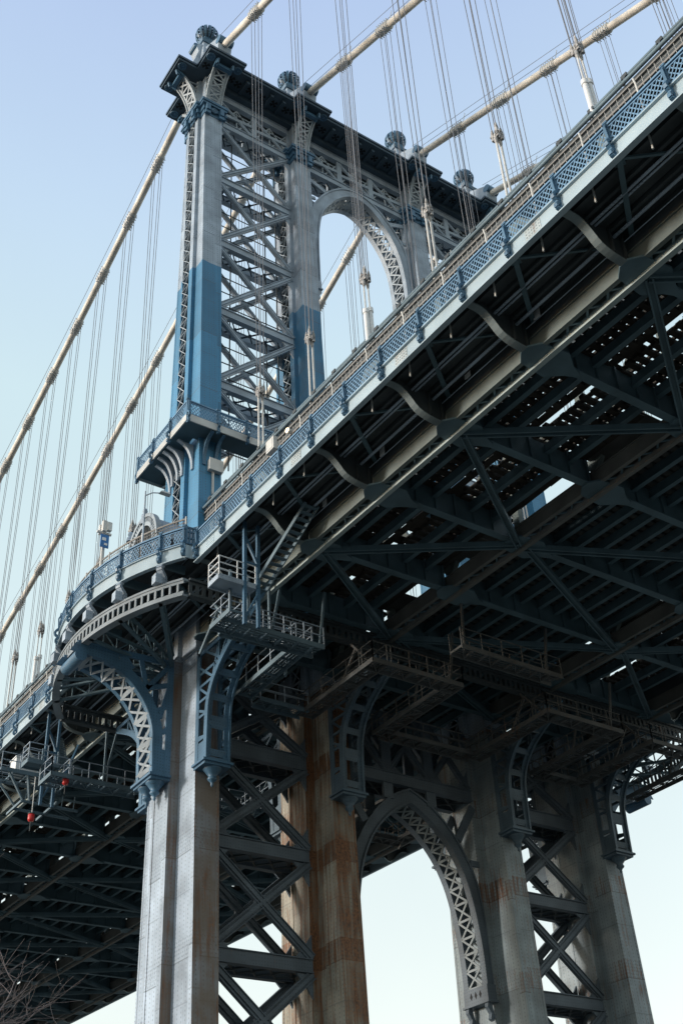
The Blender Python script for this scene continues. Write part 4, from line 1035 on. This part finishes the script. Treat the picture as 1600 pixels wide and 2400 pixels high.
# arched canopy on the balcony
t = thing("arched_canopy", (-3.4, -4.1, 37), "grey barrel roofed canopy with a dentilled arch on the curved balcony", "canopy")
b = MB(); n = 20; ring = lambda r, k: (-4.1 + r * math.cos(math.pi * k / n), 38.3 + r * math.sin(math.pi * k / n) * 1.15)
A = [ring(1.72, k) for k in range(n + 1)]; B = [ring(1.60, k) for k in range(n + 1)]; b.strip(A, B, -4.9, -1.4, 'x'); b.obj("barrel_roof", GREY, t)
b = MB(); A = [ring(1.9, k) for k in range(n + 1)]; B = [ring(1.72, k) for k in range(n + 1)]; b.strip(A, B, -5.15, -4.85, 'x'); A = [ring(1.45, k) for k in range(n + 1)]; B = [ring(1.25, k) for k in range(n + 1)]; b.strip(A, B, -5.12, -4.9, 'x')
for k in range(27):
    a = math.pi * (k + .5) / 27; p = (-4.1 + 1.6 * math.cos(a), 38.3 + 1.6 * 1.15 * math.sin(a)); d = Vector((0, math.cos(a), 1.15 * math.sin(a))) * .17; b.bar(Vector((-5.0, *p)) - d, Vector((-5.0, *p)) + d, .09, .2, (1, 0, 0))
for s in (-1, 1): b.box(-5.1, -4.6, -4.1 + s * 1.62 - .25, -4.1 + s * 1.62 + .25, 36.6, 38.3)
b.obj("arch_front", LACE, t)
b = MB()
for k in range(13): yy = -5.2 + 2.2 * k / 12; h = math.sqrt(max(0, 1.25 ** 2 - (yy + 4.1) ** 2)) * 1.15; b.box(-4.98, -4.94, yy - .03, yy + .03, 38.0, 38.3 + h)
b.obj("arch_grille", SHADE, t)
b = MB(); b.lathe([(.0, .5), (.12, .45), (.15, .3), (.1, .15), (.2, .05), (.22, -.2)], (-5.0, -2.3), 12, 40.1); b.lathe([(.0, .5), (.12, .45), (.15, .3), (.1, .15), (.2, .05), (.22, -.6)], (-5.0, -4.1), 12, 40.6); b.obj("canopy_finial", GREY, t)

# glowing lamp added for a warm glint on the railing, and a nearby box
t = thing("glint_lamp", (-3.72, -17.1, 38.0), "small glowing lamp standing in for a warm glint on the walkway fence", "glint_lamp")
b = MB(); b.lathe([(.0, -.12), (.12, -.1), (.15, .06), (.13, .06)], (0, 0), 14, 0); b.v = [(-3.75 - p[2], -17.1 + p[0], 37.95 + p[1]) for p in b.v]; b.obj("lamp_housing", GALV, t)
GLOW = bpy.data.materials.new("glint lamp lens"); GLOW.use_nodes = True
pb = GLOW.node_tree.nodes["Principled BSDF"]; pb.inputs["Emission Color"].default_value = (1, .74, .38, 1); pb.inputs["Emission Strength"].default_value = 5
b = MB(); b.lathe([(0, 0), (.06, .04), (.11, .05), (.135, .0)], (0, 0), 14, 0); b.v = [(-3.80 - p[2], -17.1 + p[0], 37.95 + p[1]) for p in b.v]; b.obj("lamp_lens", GLOW, t)
b = MB(); b.box(-3.85, -3.5, -15.9, -15.2, 37.75, 38.5); b.box(-3.87, -3.84, -15.8, -15.3, 37.85, 38.4); tag(b.obj("meter_box", GALV), "pale metal box on the walkway fence below the tower platform", "box")
b = MB(); yb = -H(47); b.box(-.2, .7, yb - .36, yb - .03, 46.95, 47.75); b.box(-.24, .74, yb - .4, yb - .36, 46.9, 47.8); b.box(.1, .2, yb - .2, yb - .05, 45.2, 46.95); tag(b.obj("junction_cabinet", GALV), "grey electrical cabinet on the blue face of the leftmost leg under the platform", "cabinet")

# bare tree at the lower left, standing left of the frame
t = thing("bare_tree", (-23.75, -36.1, 0), "leafless tree whose bare twigs reach in at the lower left corner", "tree")
trunk = MB(); crown = MB(); rnd = random.Random(11)
base = Vector((-23.95, -36.1, 1.5)); trunk.tube([Vector((-23.95, -36.1, 0)), base, base + Vector((.1, .05, 1.4)), base + Vector((.05, .0, 3.0))], .15, 10, .08)
def grow(p, d, ln, r, depth):
    n = 4; pts = [p]; dd = d.copy()
    for k in range(n):
        dd = (dd + Vector((rnd.uniform(-.22, .22), rnd.uniform(-.22, .22), rnd.uniform(-.13, .20)))).normalized(); pts.append(pts[-1] + dd * ln / n)
    crown.tube(pts, r, 5 if depth > 1 else 4, r * .62)
    if depth == 0: return
    nb = 3 if depth > 1 else 4
    for k in range(nb + 1):
        q = pts[rnd.randint(1, n)] if k else pts[-1]
        ax = Vector((rnd.uniform(-1, 1), rnd.uniform(-1, 1), rnd.uniform(-.45, .9))).normalized()
        nd = (dd * .9 + ax * .85).normalized(); grow(q, nd, ln * rnd.uniform(.58, .8), r * .55, depth - 1)
for k in range(9):
    a = rnd.uniform(-.8, .8) if k < 8 else rnd.uniform(0, 6.28); d = Vector((math.cos(a) * .95, math.sin(a) * .75 - .05, rnd.uniform(.25, 1.0))).normalized()
    grow(base + Vector((.05, 0, rnd.uniform(1.8, 3.0))), d, rnd.uniform(1.3, 1.8), .034, 4)
trunk.obj("trunk", BARK, t); crown.obj("crown", BARK, t)
